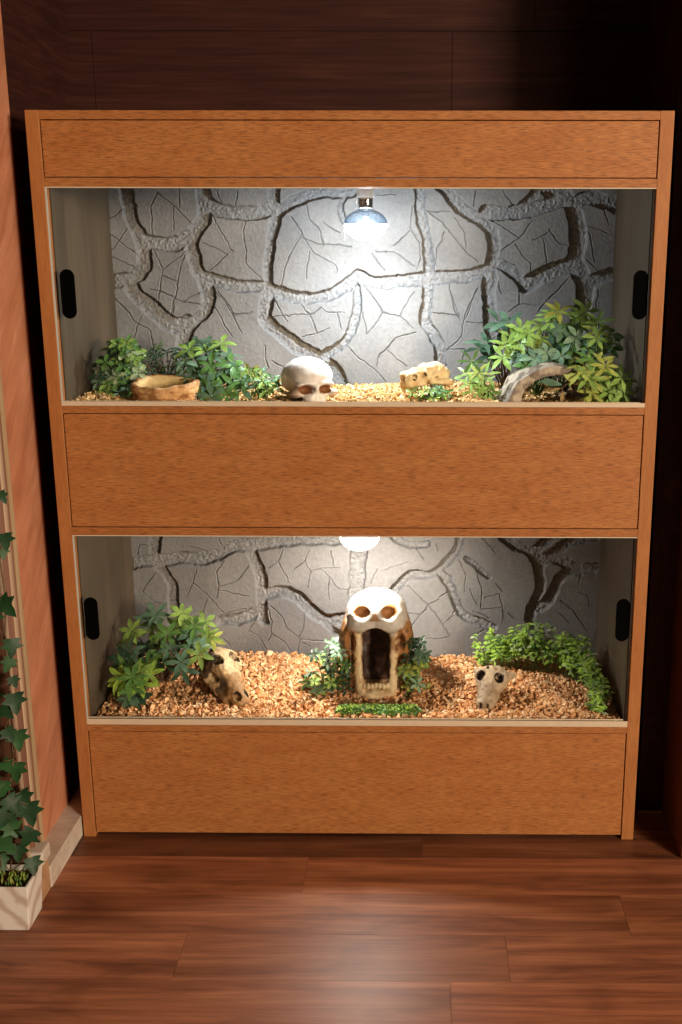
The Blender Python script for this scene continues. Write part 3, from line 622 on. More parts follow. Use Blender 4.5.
# --- gaping skull hide in the lower tank (built in units of .0545 m)
def gaping_skull():
    u = .0545
    P, org = grid((-1.75, -1.2, -.1), (1.75, 2.3, 5.0), .042)
    x, y, z = P[..., 0], P[..., 1], P[..., 2]; ax = np.abs(x); Q = P.copy(); Q[..., 0] = ax
    f = ell(Q, (0, .55, 3.68), (1.28, 1.45, 1.00))
    f = smin(f, ell(Q, (.55, -.45, 3.78), (.62, .42, .42)), .25)              # brow
    f = smin(f, ell(Q, (.55, -.52, 3.42), (.62, .45, .30)), .22)              # cheekbone and upper jaw
    f = smin(f, ell(Q, (1.12, .30, 2.75), (.40, .80, .85)), .28)              # zygoma, side of head
    f = smin(f, ell(Q, (1.18, .45, 1.95), (.34, .62, .55)), .25)
    f = smin(f, cap(Q, (.78, -.30, 2.8), (.60, -.38, .55), .24, .25), .22)    # open jaw branch
    f = smin(f, ell(Q, (0, -.34, .34), (.68, .52, .38)), .22)                 # chin
    f = smin(f, rbox(Q, (0, 1.05, 1.7), (.95, .5, 1.7), .25), .3)              # back wall of the hide
    f = smax(f, -rbox(Q, (0, -.5, 2.08), (.57, 1.25, 1.30), .50), .07)        # gaping mouth
    f = smax(f, -ell(Q, (.555, -.98, 4.02), (.37, .50, .30)), .07)            # orbit
    f = smax(f, -cap(Q, (0, -1.05, 3.95), (.075, -1.05, 3.76), .045, .09), .05) # nose
    f = smax(f, -ell(Q, (1.02, -.52, 2.65), (.20, .34, .42)), .10)            # hollow under the cheekbone
    f = smax(f, -ell(Q, (1.05, -.30, 1.75), (.14, .4, .30)), .12)
    for k in range(7):                                                         # lower teeth
        a = (k-3)*.155; f = smin(f, ell(P, (a, -.62+.25*(a*a), .86), (.085, .10, .14)), .03)
    f = f+.035*fbm(P, 2.6, 3, 4)*sstep(3.6, 2.6, z)+.012*fbm(P, 9, 2, 6)
    f = np.maximum(f, -z-.02)
    V, F = nets(f, org, .042)
    n = fbm(V, 1.9, 4, 21); n2 = fbm(V, 6, 3, 23); X = np.abs(V[:, 0]); Z = V[:, 2]; Yv = V[:, 1]
    white = np.array((.50, .455, .395)); cream = np.array((.62, .47, .27)); brown = np.array((.30, .135, .042)); dark = np.array((.035, .017, .010)); och = np.array((.30, .13, .038))
    wf = sstep(2.95, 3.15, Z+.20*n+.10*n2-.30*sstep(.75, 1.05, X))*sstep(1.38, 1.15, X+.10*n)*sstep(1.3, .4, Yv)
    c = lerp(cream, brown, np.clip(sstep(-.2, .5, n+.15*n2)*.7+sstep(.72, 1.0, X+.1*n2)*sstep(1.0, 1.6, Z), 0, 1))
    c = lerp(c, dark*2, sstep(.25, .7, n2+.5*n)*sstep(.7, .9, X)*sstep(.9, 1.4, Z)*.75)
    c = lerp(c, cream*1.08, sstep(.9, .3, Z)*.6)
    c = c*(1-wf[:, None])+white*wf[:, None]
    orb = ((X-.555)/.37)**2+((Z-4.02)/.30)**2; ins = sstep(1.02, .80, orb)*sstep(-.86, -.62, Yv)
    c = c*(1-ins[:, None])+och*ins[:, None]
    nz_ = sstep(.02, -.02, X-.02-.62*(4.02-Z))*(Z > 3.70)*(Z < 4.02)*(Yv < -.3)*.9; c = c*(1-nz_[:, None])+brown*nz_[:, None]
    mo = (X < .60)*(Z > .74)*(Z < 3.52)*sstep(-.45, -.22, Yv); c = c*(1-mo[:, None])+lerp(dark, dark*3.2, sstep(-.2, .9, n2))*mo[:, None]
    return V*u, F, c
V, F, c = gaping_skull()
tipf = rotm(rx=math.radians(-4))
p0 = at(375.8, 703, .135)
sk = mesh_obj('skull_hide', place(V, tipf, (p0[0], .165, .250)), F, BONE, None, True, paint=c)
tag(recentre(sk), 'white and brown human skull hide with gaping mouth in lower tank', 'skull')

# --- human skull half sunk in the upper tank
def human_skull():
    P, org = grid((-.062, -.075, -.062), (.062, .075, .052), .0013)
    Q = P.copy(); Q[..., 0] = np.abs(P[..., 0])
    f = ell(Q, (0, .006, .004), (.0485, .062, .0455))
    f = smin(f, ell(Q, (0, -.032, -.006), (.036, .026, .030)), .012)
    f = smin(f, ell(Q, (.018, -.0495, -.0135), (.019, .011, .0065)), .007)    # brow ridge
    f = smin(f, ell(Q, (.036, -.036, -.033), (.012, .017, .009)), .008)       # cheekbone
    f = smin(f, cap(Q, (.041, -.03, -.033), (.045, .006, -.030), .0048), .005) # zygomatic arch
    f = smin(f, ell(Q, (0, -.040, -.044), (.023, .018, .020)), .009)          # upper jaw
    f = smin(f, ell(Q, (0, -.0535, -.022), (.006, .008, .010)), .005)         # nasal bridge
    f = smax(f, -ell(Q, (.0195, -.060, -.0245), (.0142, .022, .0112)), .004)
    f = smax(f, -cap(Q, (0, -.062, -.036), (.004, -.060, -.043), .003, .0052), .003)
    f = smax(f, -ell(Q, (.050, -.020, -.016), (.010, .017, .016)), .009)      # temple hollow
    f = smax(f, -ell(Q, (.046, -.012, -.040), (.012, .02, .007)), .005)
    for k in range(8):
        a = (k-3.5)*.0055; f = smin(f, ell(P, (a, -.055+14*a*a, -.060), (.0026, .003, .0052)), .0012)
    f = f+.0006*fbm(P, 55, 3, 2)
    V, F = nets(f, org, .0013)
    X = np.abs(V[:, 0]); n = fbm(V, 45, 4, 9); w = np.array((.82, .74, .66)); b = np.array((.22, .085, .03)); pk = np.array((.55, .36, .24))
    c = lerp(w, pk, sstep(-.004, -.026, V[:, 2]+.006*n)*.9*sstep(.024, .038, X))
    orb = ((X-.0195)/.0142)**2+((V[:, 2]+.0245)/.0112)**2; i = sstep(1.0, .75, orb)*sstep(-.054, -.046, V[:, 1])*(V[:, 1] < 0)
    c = c*(1-i[:, None])+b*i[:, None]
    sut = np.exp(-((V[:, 1]-.002-.004*np.sin(V[:, 2]*400))/.0007)**2)*(V[:, 2] > 0)*.35+np.exp(-((V[:, 0]-.0335-.002*n+.25*V[:, 2]**2*20)/.0006)**2)*0
    c = c*(1-sut[:, None])+pk*sut[:, None]
    i = (X < .010)*sstep(-.056, -.05, V[:, 1])*(np.abs(V[:, 2]+.04) < .010)*(V[:, 1] < -.03); c = c*(1-i[:, None])+b*.8*i[:, None]
    return V, F, c
V, F, c = human_skull()
R_ = rotm(rz=math.radians(23))@rotm(rx=math.radians(-7))
pc = at(308, 381, .09)
sk = mesh_obj('human_skull', place(V*np.array([1.06, 1.06, .90]), R_, (pc[0]-.001, .092, pc[2]+.0045)), F, BONE, None, True, paint=c)
tag(recentre(sk), 'small white human skull half sunk in the upper bedding', 'skull')

# --- reptile skulls; length along -y (snout), y up to the back
def reptile_skull(kind):
    h = .0014
    if kind == 'short':                       # cream, deep jawed, toothed
        P, org = grid((-.040, -.066, -.044), (.040, .060, .040), h); Q = P.copy(); Q[..., 0] = np.abs(P[..., 0])
        f = ell(Q, (0, .018, .004), (.027, .036, .021))
        f = smin(f, cap(Q, (0, .020, .016), (0, -.030, .010), .014, .012), .012)       # crest along the top
        f = smin(f, ell(Q, (.015, .002, .021), (.008, .013, .006)), .005)               # brow horn
        f = smin(f, rbox(Q, (0, -.034, -.001), (.021, .024, .017), .009), .010)         # blunt muzzle
        f = smin(f, cap(Q, (.014, -.050, -.012), (.012, -.047, -.034), .007, .006), .006) # lower jaw tip
        f = smin(f, cap(Q, (.022, -.004, -.006), (.027, .040, -.012), .006, .008), .005)  # cheek bar
        f = smax(f, -P[..., 2]-.018-.45*np.clip(-.030-P[..., 1], 0, .05), .003)           # palate
        f = smax(f, -ell(Q, (.026, -.020, .008), (.010, .0075, .0080)), .002)
        f = smax(f, -ell(Q, (.022, -.043, .005), (.008, .0060, .0070)), .002)
        f = smax(f, -ell(Q, (.030, .008, .001), (.008, .010, .0045)), .003)
        f = smax(f, -ell(Q, (0, -.062, .002), (.006, .008, .005)), .002)
        for k in range(9):
            yy = -.036+.0088*k
            f = smin(f, cap(Q, (.0195, yy, -.014), (.0195, yy-.001, -.027+.004*(k % 2)), .0034, .0010), .0012)
        cols = ((.80, .62, .34), (.60, .38, .16), (.10, .05, .02)); ns = 40
    elif kind == 'long':                      # mottled brown and cream
        P, org = grid((-.040, -.085, -.030), (.040, .062, .038), h); Q = P.copy(); Q[..., 0] = np.abs(P[..., 0])
        f = ell(Q, (0, .024, .006), (.035, .036, .026))
        f = smin(f, cap(Q, (0, .00, .002), (0, -.062, -.006), .024, .0165), .014)
        f = smin(f, ell(Q, (.018, .012, .024), (.010, .022, .010)), .008)
        f = smin(f, cap(Q, (.030, .030, -.012), (.020, -.040, -.016), .009, .007), .008)
        f = smax(f, -ell(Q, (.018, .014, .030), (.0095, .014, .016)), .003)
        f = smax(f, -ell(Q, (.034, -.004, .004), (.013, .016, .010)), .004)
        f = smax(f, -ell(Q, (.028, -.034, .002), (.010, .011, .007)), .004)
        f = smax(f, -ell(Q, (.0105, -.060, .010), (.0062, .0095, .011)), .002)
        f = smax(f, -ell(Q, (.012, .052, .016), (.009, .012, .009)), .003)
        for k in range(9):
            yy = -.070+.0100*k; xx = .0135+.0012*k
            f = smin(f, cap(Q, (xx, yy, -.014), (xx, yy-.001, -.024), .0026, .0008), .0012)
        cols = ((.60, .44, .25), (.30, .17, .07), (.030, .018, .010)); ns = 28
    else:                                     # 'wedge': grey tan triangular lizard skull
        P, org = grid((-.050, -.070, -.024), (.050, .058, .030), h); Q = P.copy(); Q[..., 0] = np.abs(P[..., 0])
        f = ell(Q, (0, .020, .0), (.035, .034, .022))
        f = smin(f, cap(Q, (0, .0, .000), (0, -.050, -.006), .026, .0195), .014)
        f = smin(f, ell(Q, (.024, .012, .014), (.013, .016, .009)), .007)
        f = smin(f, cap(Q, (.028, .030, .0), (.042, .044, -.008), .010, .006), .008)
        f = smax(f, -ell(Q, (.0200, .006, .022), (.0105, .0125, .015)), .003)
        f = smax(f, -ell(Q, (.0095, .034, .025), (.0055, .0085, .010)), .002)
        f = smax(f, -ell(Q, (.0062, -.064, .004), (.0034, .006, .007)), .0015)
        f = smax(f, -ell(Q, (.034, -.012, -.002), (.009, .014, .006)), .003)
        cols = ((.44, .33, .21), (.27, .19, .115), (.022, .013, .008)); ns = 36
    f = f+.0011*fbm(P, 90, 3, 3)+.0008*fbm(P, 240, 2, 8)
    V, F = nets(f, org, h); n = fbm(V, ns, 4, 12); X = np.abs(V[:, 0])
    c = lerp(cols[0], cols[1], sstep(-.25, .55, n)); D = np.array(cols[2])
    if kind == 'short':
        c = lerp(c, np.array((.36, .19, .07)), sstep(-.010, -.018, V[:, 2])*sstep(-.024, -.018, V[:, 2])*.8)
    if kind == 'long':
        n3 = fbm(V, 42, 3, 77); c = lerp(c, D*2.2, (sstep(-.25, .12, n3)*sstep(.010, .020, X)*sstep(-.05, -.025, V[:, 1])*.96))
    def darken_hole(c, cx, cy, cz, r, ax=None, pos=None):  # darkness of the carved holes painted in
        d = ((X-cx)/r[0])**2+((V[:, 1]-cy)/r[1])**2+((V[:, 2]-cz)/r[2])**2
        t = sstep(1.15, .85, d)[:, None]; return c*(1-t)+D*.5*t
    if kind == 'short':
        for q in ((.026, -.020, .008, (.010, .0078, .0083)), (.022, -.043, .005, (.008, .0064, .0074)), (.030, .008, .001, (.008, .008, .0035))): c = darken_hole(c, *q)
    elif kind == 'long':
        for q in ((.018, .014, .030, (.0098, .0145, .016)), (.034, -.004, .004, (.013, .016, .010)), (.028, -.034, .002, (.010, .011, .007)), (.0105, -.060, .010, (.0066, .010, .011)), (.012, .052, .016, (.009, .012, .009))): c = darken_hole(c, *q)
    else:
        for q in ((.0200, .006, .022, (.0108, .013, .015)), (.0095, .034, .025, (.0055, .0085, .010)), (.0062, -.064, .004, (.0036, .006, .007)), (.034, -.012, -.002, (.009, .014, .006))): c = darken_hole(c, *q)
    return V, F, c
def add_skull(kind, R, loc, sc, label):
    V, F, c = reptile_skull(kind)
    o = mesh_obj('reptile_skull', place(V*sc, R, loc), F, PAINT if kind != 'short' else BONE, None, True, paint=c)
    return tag(recentre(o), label, 'skull', 'reptile skull ornaments')
q = at(427, 377, .13)
add_skull('short', rotm(rz=math.radians(-58))@rotm(rx=math.radians(2)), q, .98, 'cream toothed reptile skull propped on green sprigs in upper tank')
q = at(226, 676, .15)
add_skull('long', rotm(rz=math.radians(40))@rotm(rx=math.radians(27))@rotm(ry=math.radians(4)), (q[0], .15, q[2]+.002), 1.22, 'brown mottled reptile skull with dark holes beside the leafy plant')
q = at(490, 686, .13)
add_skull('wedge', rotm(rz=math.radians(-16))@rotm(rx=math.radians(24)), (q[0], .125, q[2]+.004), 1.05, 'grey tan wedge-shaped lizard skull lying in front of creeping plant')

# ================================================================== BOWL, LOG HIDE, MOSS
def bowl():
    P, org = grid((-.078, -.060, -.006), (.078, .060, .064), .0014); x, y, z = P[..., 0], P[..., 1], P[..., 2]
    sc = 1+.0*z; fl = .90+.10*np.clip(z/.036, 0, 1)
    e = np.sqrt((x/(.070*fl))**2+(y/(.052*fl))**2); n = fbm(P*np.array([1, 1, 1.8]), 55, 3, 5)
    rim = .037+.16*(y+.045)+.0035*fbm(np.stack([x, y, x*0], -1), 40, 2, 8)
    f = smax((e-1)*.055+.0022*n, z-rim, .006); f = smax(f, -z, .003)
    ei = np.sqrt((x/.058)**2+(y/.041)**2)
    inn = np.maximum((ei-1)*.045+.0008*n, -(z-.010-.010*np.clip(ei, 0, 1)**2))
    f = smax(f, -inn, .004)
    V, F = nets(f, org, .0014); n = fbm(V*np.array([1, 1, 2.2]), 50, 4, 31); ei = np.sqrt((V[:, 0]/.061)**2+(V[:, 1]/.044)**2)
    c = lerp((.62, .35, .155), (.34, .15, .05), sstep(-.1, .6, n)); i = sstep(1.03, .93, ei)*sstep(.006, .012, V[:, 2])
    c = c*(1-i[:, None])+np.array((.62, .46, .22))*i[:, None]
    return V, F, c
V, F, c = bowl(); q = at(165.5, 400, .09)
o = mesh_obj('water_bowl', place(V*.99, rotm(rz=.1), (q[0], .098, .9415)), F, BARK, None, True, paint=c)
tag(recentre(o), 'tan rock-textured water bowl among plants in upper tank', 'bowl')

def log_hide():
    P, org = grid((-.100, -.075, -.012), (.100, .075, .090), .0019); x, y, z = P[..., 0], P[..., 1], P[..., 2]
    n = fbm(P*np.array([1, .6, 1]), 34, 3, 15)
    R = np.sqrt((x/1.14)**2+(z*1.06)**2+1e-9); ro = .081+.003*n-.05*(y+.06)**2; ri = .060+.002*n
    f = smax(R-ro, -(R-ri), .003); f = smax(f, np.abs(y)-.062-.003*n, .004); f = np.maximum(f, -z-.008)
    f = smin(f, cap(P, (-.086, -.05, .0), (-.086, .05, .0), .016), .010); f = np.maximum(f, -z-.008)
    V, F = nets(f, org, .0019); n = fbm(V*np.array([1, .5, 1]), 40, 4, 41)
    R = np.sqrt((V[:, 0]/1.14)**2+(V[:, 2]*1.06)**2)
    c = lerp((.26, .205, .155), (.15, .108, .075), sstep(-.45, .7, n)); c = lerp(c, np.array((.44, .36, .27)), sstep(.35, .8, n+.3*(V[:, 1] < -.05)))
    i = sstep(.068, .062, R); c = c*(1-.0*i[:, None]); return V, F, c
V, F, c = log_hide(); q = at(550, 402, .12)
o = mesh_obj('log_hide', place(V, rotm(rz=math.radians(6)), (q[0]-.004, .128, .945)), F, BARK, None, True, paint=c)
tag(recentre(o), 'arched grey brown half-log hide under the upper right bush', 'hide')

def moss(name, label):
    """a strip of short plastic moss lying along the front track"""
    r = np.random.default_rng(3); F = Fol(); t = None
    pads = [(346, 714, .020), (354, 714, .024), (364, 714, .024), (374, 715, .026), (385, 713, .034), (395, 714, .030), (404, 715, .026), (412, 715, .018)]
    q0 = at(377, 718, .045)
    root = thing(name, label, 'moss', (q0[0], .045, .274))
    Vs = []; Fs = []; off = 0
    n = 24
    for px, py, rad in pads:
        c = at(px, py, .048); 
        a = np.linspace(0, 2*PI, n, endpoint=False)
        rr = rad*(1+.15*np.sin(a*3+px))
        ring = lambda s, hh: np.stack([c[0]+rr*s*np.cos(a), .050+rr*.62*s*np.sin(a), np.full(n, .266+hh)], 1)
        L = [ring(1, 0), ring(.92, .009), ring(.7, .016), ring(.35, .019)]
        Vs.append(np.concatenate(L+[np.array([[c[0], .050, .286]])])); 
        for i in range(3):
            for k in range(n): Fs.append((off+i*n+k, off+i*n+(k+1) % n, off+(i+1)*n+(k+1) % n, off+(i+1)*n+k))
        for k in range(n): Fs.append((off+3*n+k, off+3*n+(k+1) % n, off+4*n))
        off += 4*n+1
        for _ in range(230):
            an, s = rnd(0, 6.28), math.sqrt(rnd(0, 1))*.98
            p = np.array([c[0]+rad*s*math.cos(an), .050+rad*.62*s*math.sin(an), .268+.019*math.sqrt(max(0, 1-s*s))])
            d = np.array([math.cos(an)*s*.9, math.sin(an)*s*.7, .55])+jit(.35)
            F.leaf(p, d, (0, -.3, 1), rnd(.005, .009), .0032, random.choice((YEL, LIME, MID, MID)), .2, 'tiny')
    mesh_obj('moss_pad', np.concatenate(Vs), Fs, L_MID, root, True)
    F.build('moss_blades', root); return root
moss('moss_strip', 'low strip of green moss at the foot of the gaping skull')

# ================================================================== PLANTS
def clusters_plant(name, label, base, spec, stem_mat=STEM_G, stem_r=.0016, group=None):
    """spec: (px, py, Y, leaf count, leaf length, leaf width, colour, leaf kind)"""
    t = thing(name, label, 'plant', base, group); F = Fol(); S = MB(); base = np.asarray(base, float)
    for px, py, Y, n, L, W, m, kind in spec:
        c = at(px, py, Y); nr = np.array([.15*rnd(-1, 1), -.65, .6])+jit(.28)+(c-base)/(np.linalg.norm(c-base)+.02)*.35
        rosette(F, c, n, L, W, m, nr, 1.0, .35, kind, .28)
        b = base+np.array([rnd(-.012, .012), rnd(-.008, .008), 0]); S.tube(curve_pts(b, c, (0, rnd(0, .012), .012)), stem_r, 5)
    S.build('stem', stem_mat, t, True); F.build('foliage', t); return t
ZU, ZL = .944, .270
def fill(pts, n, box, Y, kinds):
    """extra clusters sprinkled in a box of the photograph"""
    out = []
    for _ in range(n):
        px, py = rnd(box[0], box[2]), rnd(box[1], box[3]); out.append((px, py, rnd(*Y))+random.choice(kinds))
    return pts+out

# upper left: column of small variegated leaves
b = at(122, 400, .17); sp = []
for _ in range(95):
    t_ = rnd(0, 1); py = 342+56*t_; w = 9+16*math.sin(min(1, t_*1.15)*PI*.62)
    sp.append((121+rnd(-w, w), py, rnd(.11, .20), 4, .019, .014, random.choice((LIGHT, PALE, MID, LIGHT, DRK, FROST)), 'oak'))
clusters_plant('ivy_bush', 'small variegated bush against the left side of the upper tank', (b[0], .17, ZU), sp, STEM_G, .0012)
# dark fine sprig behind the bowl
b = at(163, 398, .22); sp = []
for _ in range(34): sp.append((165+rnd(-25, 24), 360+rnd(-15, 18)+.004*0, rnd(.19, .25), 5, .016, .0045, random.choice((DRK, DRK, MID, TEAL)), 'lance'))
clusters_plant('fern_sprig', 'fine dark fern sprig behind the water bowl', (b[0], .22, ZU), sp, STEM_B, .0012)
# blue-green broad leaved plant
b = at(212, 400, .17); sp = []
for px, py in ((190,350),(196,345),(205,352),(216,350),(226,356),(186,362),(199,366),(212,366),(224,368),(236,366),(190,378),(204,382),(216,384),(228,382),(240,380),(184,352),(192,356),(204,345),(212,358),(230,366),(220,376),(196,374),(208,390),(234,386),(198,394),(212,397),(226,395),(240,390),(207,344),(220,344),(232,374)):
    sp.append((px+rnd(-2, 2), py, .17-.0016*(py-350)+rnd(-.02, .02), 5, .031, .0125, random.choice((TEAL, TEAL, FROST, MID, LIGHT)) if py < 366 else random.choice((TEAL, FROST, TEAL, MID)), 'lance'))
clusters_plant('leafy_plant', 'blue-green broad-leaved plant right of the water bowl', (b[0], .17, ZU), sp)
# low trailing plant
b = at(262, 400, .14); sp = []
for _ in range(22):
    px = 244+rnd(0, 36); py = 367+(px-244)*.42+rnd(0, 22)*(1-(px-244)/60); sp.append((px, min(py, 398), rnd(.09, .16), 4, .021, .010, random.choice((LIGHT, LIGHT, MID, FROST, YEL)), 'oak'))
clusters_plant('trailing_plant', 'low light green trailing plant left of the small human skull', (b[0], .14, ZU), sp, STEM_G, .0012)
# sprig under the cream skull
b = at(430, 402, .10); sp = []
for _ in range(22): sp.append((430+rnd(-18, 22), 394+rnd(-5, 6), rnd(.06, .11), 4, .012, .008, random.choice((LIME, MID, FROST, LIGHT)), 'oak'))
clusters_plant('green_sprig', 'green sprig cushion under the cream toothed skull', (b[0], .10, ZU), sp, STEM_G, .001)
# big bush over the log hide: five sprigs
Zp = lambda x, y: (450+x*.2933, 290+y*.2933)
b = at(486, 402, .16); sp = []
for x, y in ((75,245),(95,285),(70,320),(110,320),(130,350),(90,345),(150,360),(120,290),(60,290)):
    px, py = Zp(x, y); sp.append((px, py, .12+rnd(-.02, .03), 6, .030, .0075, random.choice((LIGHT, LIGHT, YEL, MID)), 'lance'))
clusters_plant('grassy_plant', 'spiky light green plant left of the half-log hide', (b[0], .15, ZU), sp)
b = at(505, 402, .27); sp = []
for x, y in ((165,110),(120,180),(140,220),(100,200),(190,150),(160,180),(130,250),(200,110),(215,200)):
    px, py = Zp(x, y); sp.append((px, py, .26+rnd(-.02, .03), 4, .042, .014, random.choice((TEAL, TEAL, DRK, MID)), 'lance'))
clusters_plant('dark_bush', 'dark blue-green bush at the back behind the spiky plant', (b[0], .27, ZU), sp, STEM_B, .002)
b = at(535, 402, .22); sp = []
for x, y in ((240,135),(190,190),(240,180),(300,165),(340,85),(345,110),(370,75),(300,195),(215,165),(265,150),(180,230),(320,130),(445,85),(465,75),(455,110),(435,120),(400,205),(430,220)):
    px, py = Zp(x, y); sp.append((px, py, .19+rnd(-.02, .02), 6, .036, .0115, random.choice((LIGHT, LIGHT, LIGHT, YEL)), 'lance'))
clusters_plant('palmate_plant', 'tall bright green palmate plant behind the half-log hide', (b[0], .22, ZU), sp)
b = at(562, 402, .24); sp = []
for x, y in ((380,140),(400,150),(430,160),(450,180),(370,190),(330,215),(290,235),(250,235),(400,180),(420,200),(350,180),(550,150),(555,180),(540,200),(300,250),(350,240),(380,225),(230,230),(260,260),(470,200),(410,245)):
    px, py = Zp(x, y); sp.append((px, py, .165+rnd(-.03, .02), 5, .028, .0130, random.choice((FROST, TEAL, FROST, TEAL, MID)), 'lance'))
clusters_plant('frosted_bush', 'frosted blue-green bush arching over the half-log hide', (b[0], .24, ZU), sp)
b = at(600, 402, .17); sp = []
for x, y in ((500,165),(495,200),(480,240),(500,250),(530,260),(460,265),(445,285),(560,285),(585,300),(520,300),(490,310),(540,320),(510,340),(570,330),(520,360),(560,365),(590,350),(470,300),(505,110),(500,140),(480,350),(500,375),(545,345)):
    px, py = Zp(x, y); sp.append((px, py, (.065 if y > 235 else .12)+rnd(-.02, .02), 6, .033, .0100, random.choice((YEL, YEL, LIGHT, MID, LIGHT)), 'lance'))
tt = clusters_plant('yellow_green_plant', 'yellow-green plant in the right corner of upper tank', (b[0], .16, ZU), sp)
# lone drooping spray in front of the log
t = thing('drooping_spray', 'drooping spray of teal and tan leaves before the log opening', 'plant', tuple(at(566, 402, .055)*np.array([1, 0, 0])+np.array([0, .055, ZU])))
F = Fol(); S = MB(); k0 = at(585, 381, .06)
S.tube(curve_pts(at(566, 402, .055)*np.array([1, 1, 0])+np.array([0, 0, ZU]), at(561, 388, .052), (0, 0, .004)), .0011, 5).tube(curve_pts(at(561, 388, .052), k0, (0, 0, .006)), .001, 5).tube(curve_pts(at(561, 388, .052), at(548, 391, .05), (0, 0, .003)), .001, 5)
for px, py, dx, dz, L, W, m in ((562,385,-1,.25,.045,.016,TEAL), (575,383,-.6,.5,.03,.012,YEL), (560,389,-1,-.05,.032,.0075,TAN), (563,391,-.1,-1,.028,.008,TAN), (578,382,.9,-.3,.032,.009,YEL), (572,384,.4,.8,.028,.01,LIGHT)):
    F.leaf(at(px, py, .052), (dx, -.15, dz), (0, -.8, .5), L, W, m, .15)
S.build('stem', STEM_B, t, True); F.build('foliage', t)

# lower tank, left palmate bush
Zq = lambda x, y: (95+x*.2493, 590+y*.2493)
b = at(165, 690, .24); sp = []
for x, y, m in ((150,165,LIGHT),(130,200,LIGHT),(345,95,LIGHT),(360,120,LIGHT),(440,130,LIGHT),(455,190,LIGHT),(470,200,YEL),(320,150,LIGHT),(230,155,LIGHT),(250,210,LIGHT),(270,260,MID),(300,240,TEAL),(380,180,TEAL),(390,230,MID),(345,290,TEAL),(350,320,DRK),(245,100,TEAL),(220,120,TEAL),(140,250,TEAL),(110,270,DRK),(130,310,MID),(150,350,MID),(180,330,LIGHT),(220,340,LIME),(190,380,LIME),(120,370,LIME),(210,300,MID),(420,230,TEAL),(100,350,LIME),(155,290,TEAL),(290,180,MID),(330,200,DRK),(400,150,MID),(240,290,DRK),(150,390,MID),(200,240,DRK),(420,260,LIGHT)):
    px, py = Zq(x, y); Y = .26-.00055*y+rnd(-.03, .02); sp.append((px, py, Y, 6, .033, .0125, m, 'lance'))
for x, y in ((150,425),(165,440),(130,435),(185,425),(160,455)):
    px, py = Zq(x, y); sp.append((px, py, .07+rnd(-.01, .01), 5, .026, .012, random.choice((DRK, TEAL)), 'lance'))
clusters_plant('palmate_bush', 'leafy palmate bush in the left corner of lower tank', (b[0], .22, ZL), sp, STEM_B, .0018)
# rosettes either side of the gaping skull
b = at(330, 690, .17); sp = []
for _ in range(40):
    px, py = rnd(308, 352), rnd(642, 692)
    if px < 322 and py < 655: continue
    sp.append((px, py, rnd(.13, .20), 5, .016, .0105, random.choice((MID, LIGHT, FROST, DRK, TEAL, FROST)), 'oak'))
sp += [(306, 683, .12, 5, .016, .010, MID, 'oak'), (314, 681, .12, 5, .014, .010, LIGHT, 'oak')]
clusters_plant('lettuce_plant', 'crinkled green plant left of the gaping skull', (b[0], .17, ZL), sp, STEM_G, .0012, 'crinkled plants beside the gaping skull')
b = at(415, 695, .17); sp = []
for _ in range(36):
    px, py = rnd(402, 427), rnd(640, 697); sp.append((px+max(0, (py-675))*.12, py, rnd(.13, .20), 5, .016, .0105, random.choice((DRK, TEAL) if py < 660 else (LIGHT, FROST, YEL, MID)), 'oak'))
clusters_plant('lettuce_plant', 'crinkled green plant right of the gaping skull', (b[0], .17, ZL), sp, STEM_G, .0012, 'crinkled plants beside the gaping skull')
# creeping small-leaved plant along the right corner
path = [(483,655,.31),(495,648,.31),(510,643,.31),(525,640,.30),(540,640,.29),(555,643,.28),(568,648,.26),(578,656,.23),(586,665,.20),(592,676,.16),(597,688,.12),(600,700,.08),(599,710,.055)]
b = at(545, 655, .28); t = thing('creeping_plant', 'bushy lime green small-leaved creeper in the right corner of lower tank', 'plant', (b[0], .28, ZL))
F = Fol(); S = MB(); pp = [at(*p) for p in path]
for _ in range(190):
    k = rnd(0, len(pp)-1.001); i = int(k); c = pp[i]+(pp[i+1]-pp[i])*(k-i); thick = .040 if i < 8 else .027
    off = np.array([rnd(-1, 1)*thick*.6, rnd(-1, 1)*thick*.6, rnd(-.5, 1.0)*thick]); tip = c+off
    root = c*np.array([1, 1, 0])+np.array([0, 0, ZL+.002]); pts = curve_pts(root, tip, (rnd(-.01, .01), rnd(-.01, .01), .006), 6); S.tube(pts, .0007, 4)
    for q in pts[2:]:
        for _k in range(4):
            a = rnd(0, 6.28); d = np.array([math.cos(a), math.sin(a)-.35, rnd(-.1, .6)])
            F.leaf(q+jit(.004), d, (0, -.4, 1), rnd(.010, .017), rnd(.0055, .0085), random.choice((LIME, LIME, LIGHT, LIME, MID, LIME, PALE)), .35, 'tiny')
for p_, q_, h_ in (((560,640,.28),(545,612,.26),.0), ((590,672,.15),(588,640,.13),.02)):
    S.tube(curve_pts(at(*p_), at(*q_), (.012, 0, h_)), .0006, 4)
S.build('stem', STEM_G, t, True); F.build('foliage', t)
# dead twig stub behind the brown reptile skull
o = MB().tube([at(190, 676, .19), at(197, 668, .18), at(204, 660, .175)], [.003, .0035, .0025], 7).tube([at(197, 668, .18), at(193, 657, .185), at(196, 650, .19)], [.0028, .002, .0015], 6).tube([at(192, 684, .17), at(196, 674, .175), at(207, 668, .165)], [.003, .0026, .002], 6).build('twig', m_plain('pale_twig', (.34, .21, .12), .75, .2, .3, 120), None, True)
tag(recentre(o), 'pale forked twig between the leafy bush and the brown skull', 'twig')

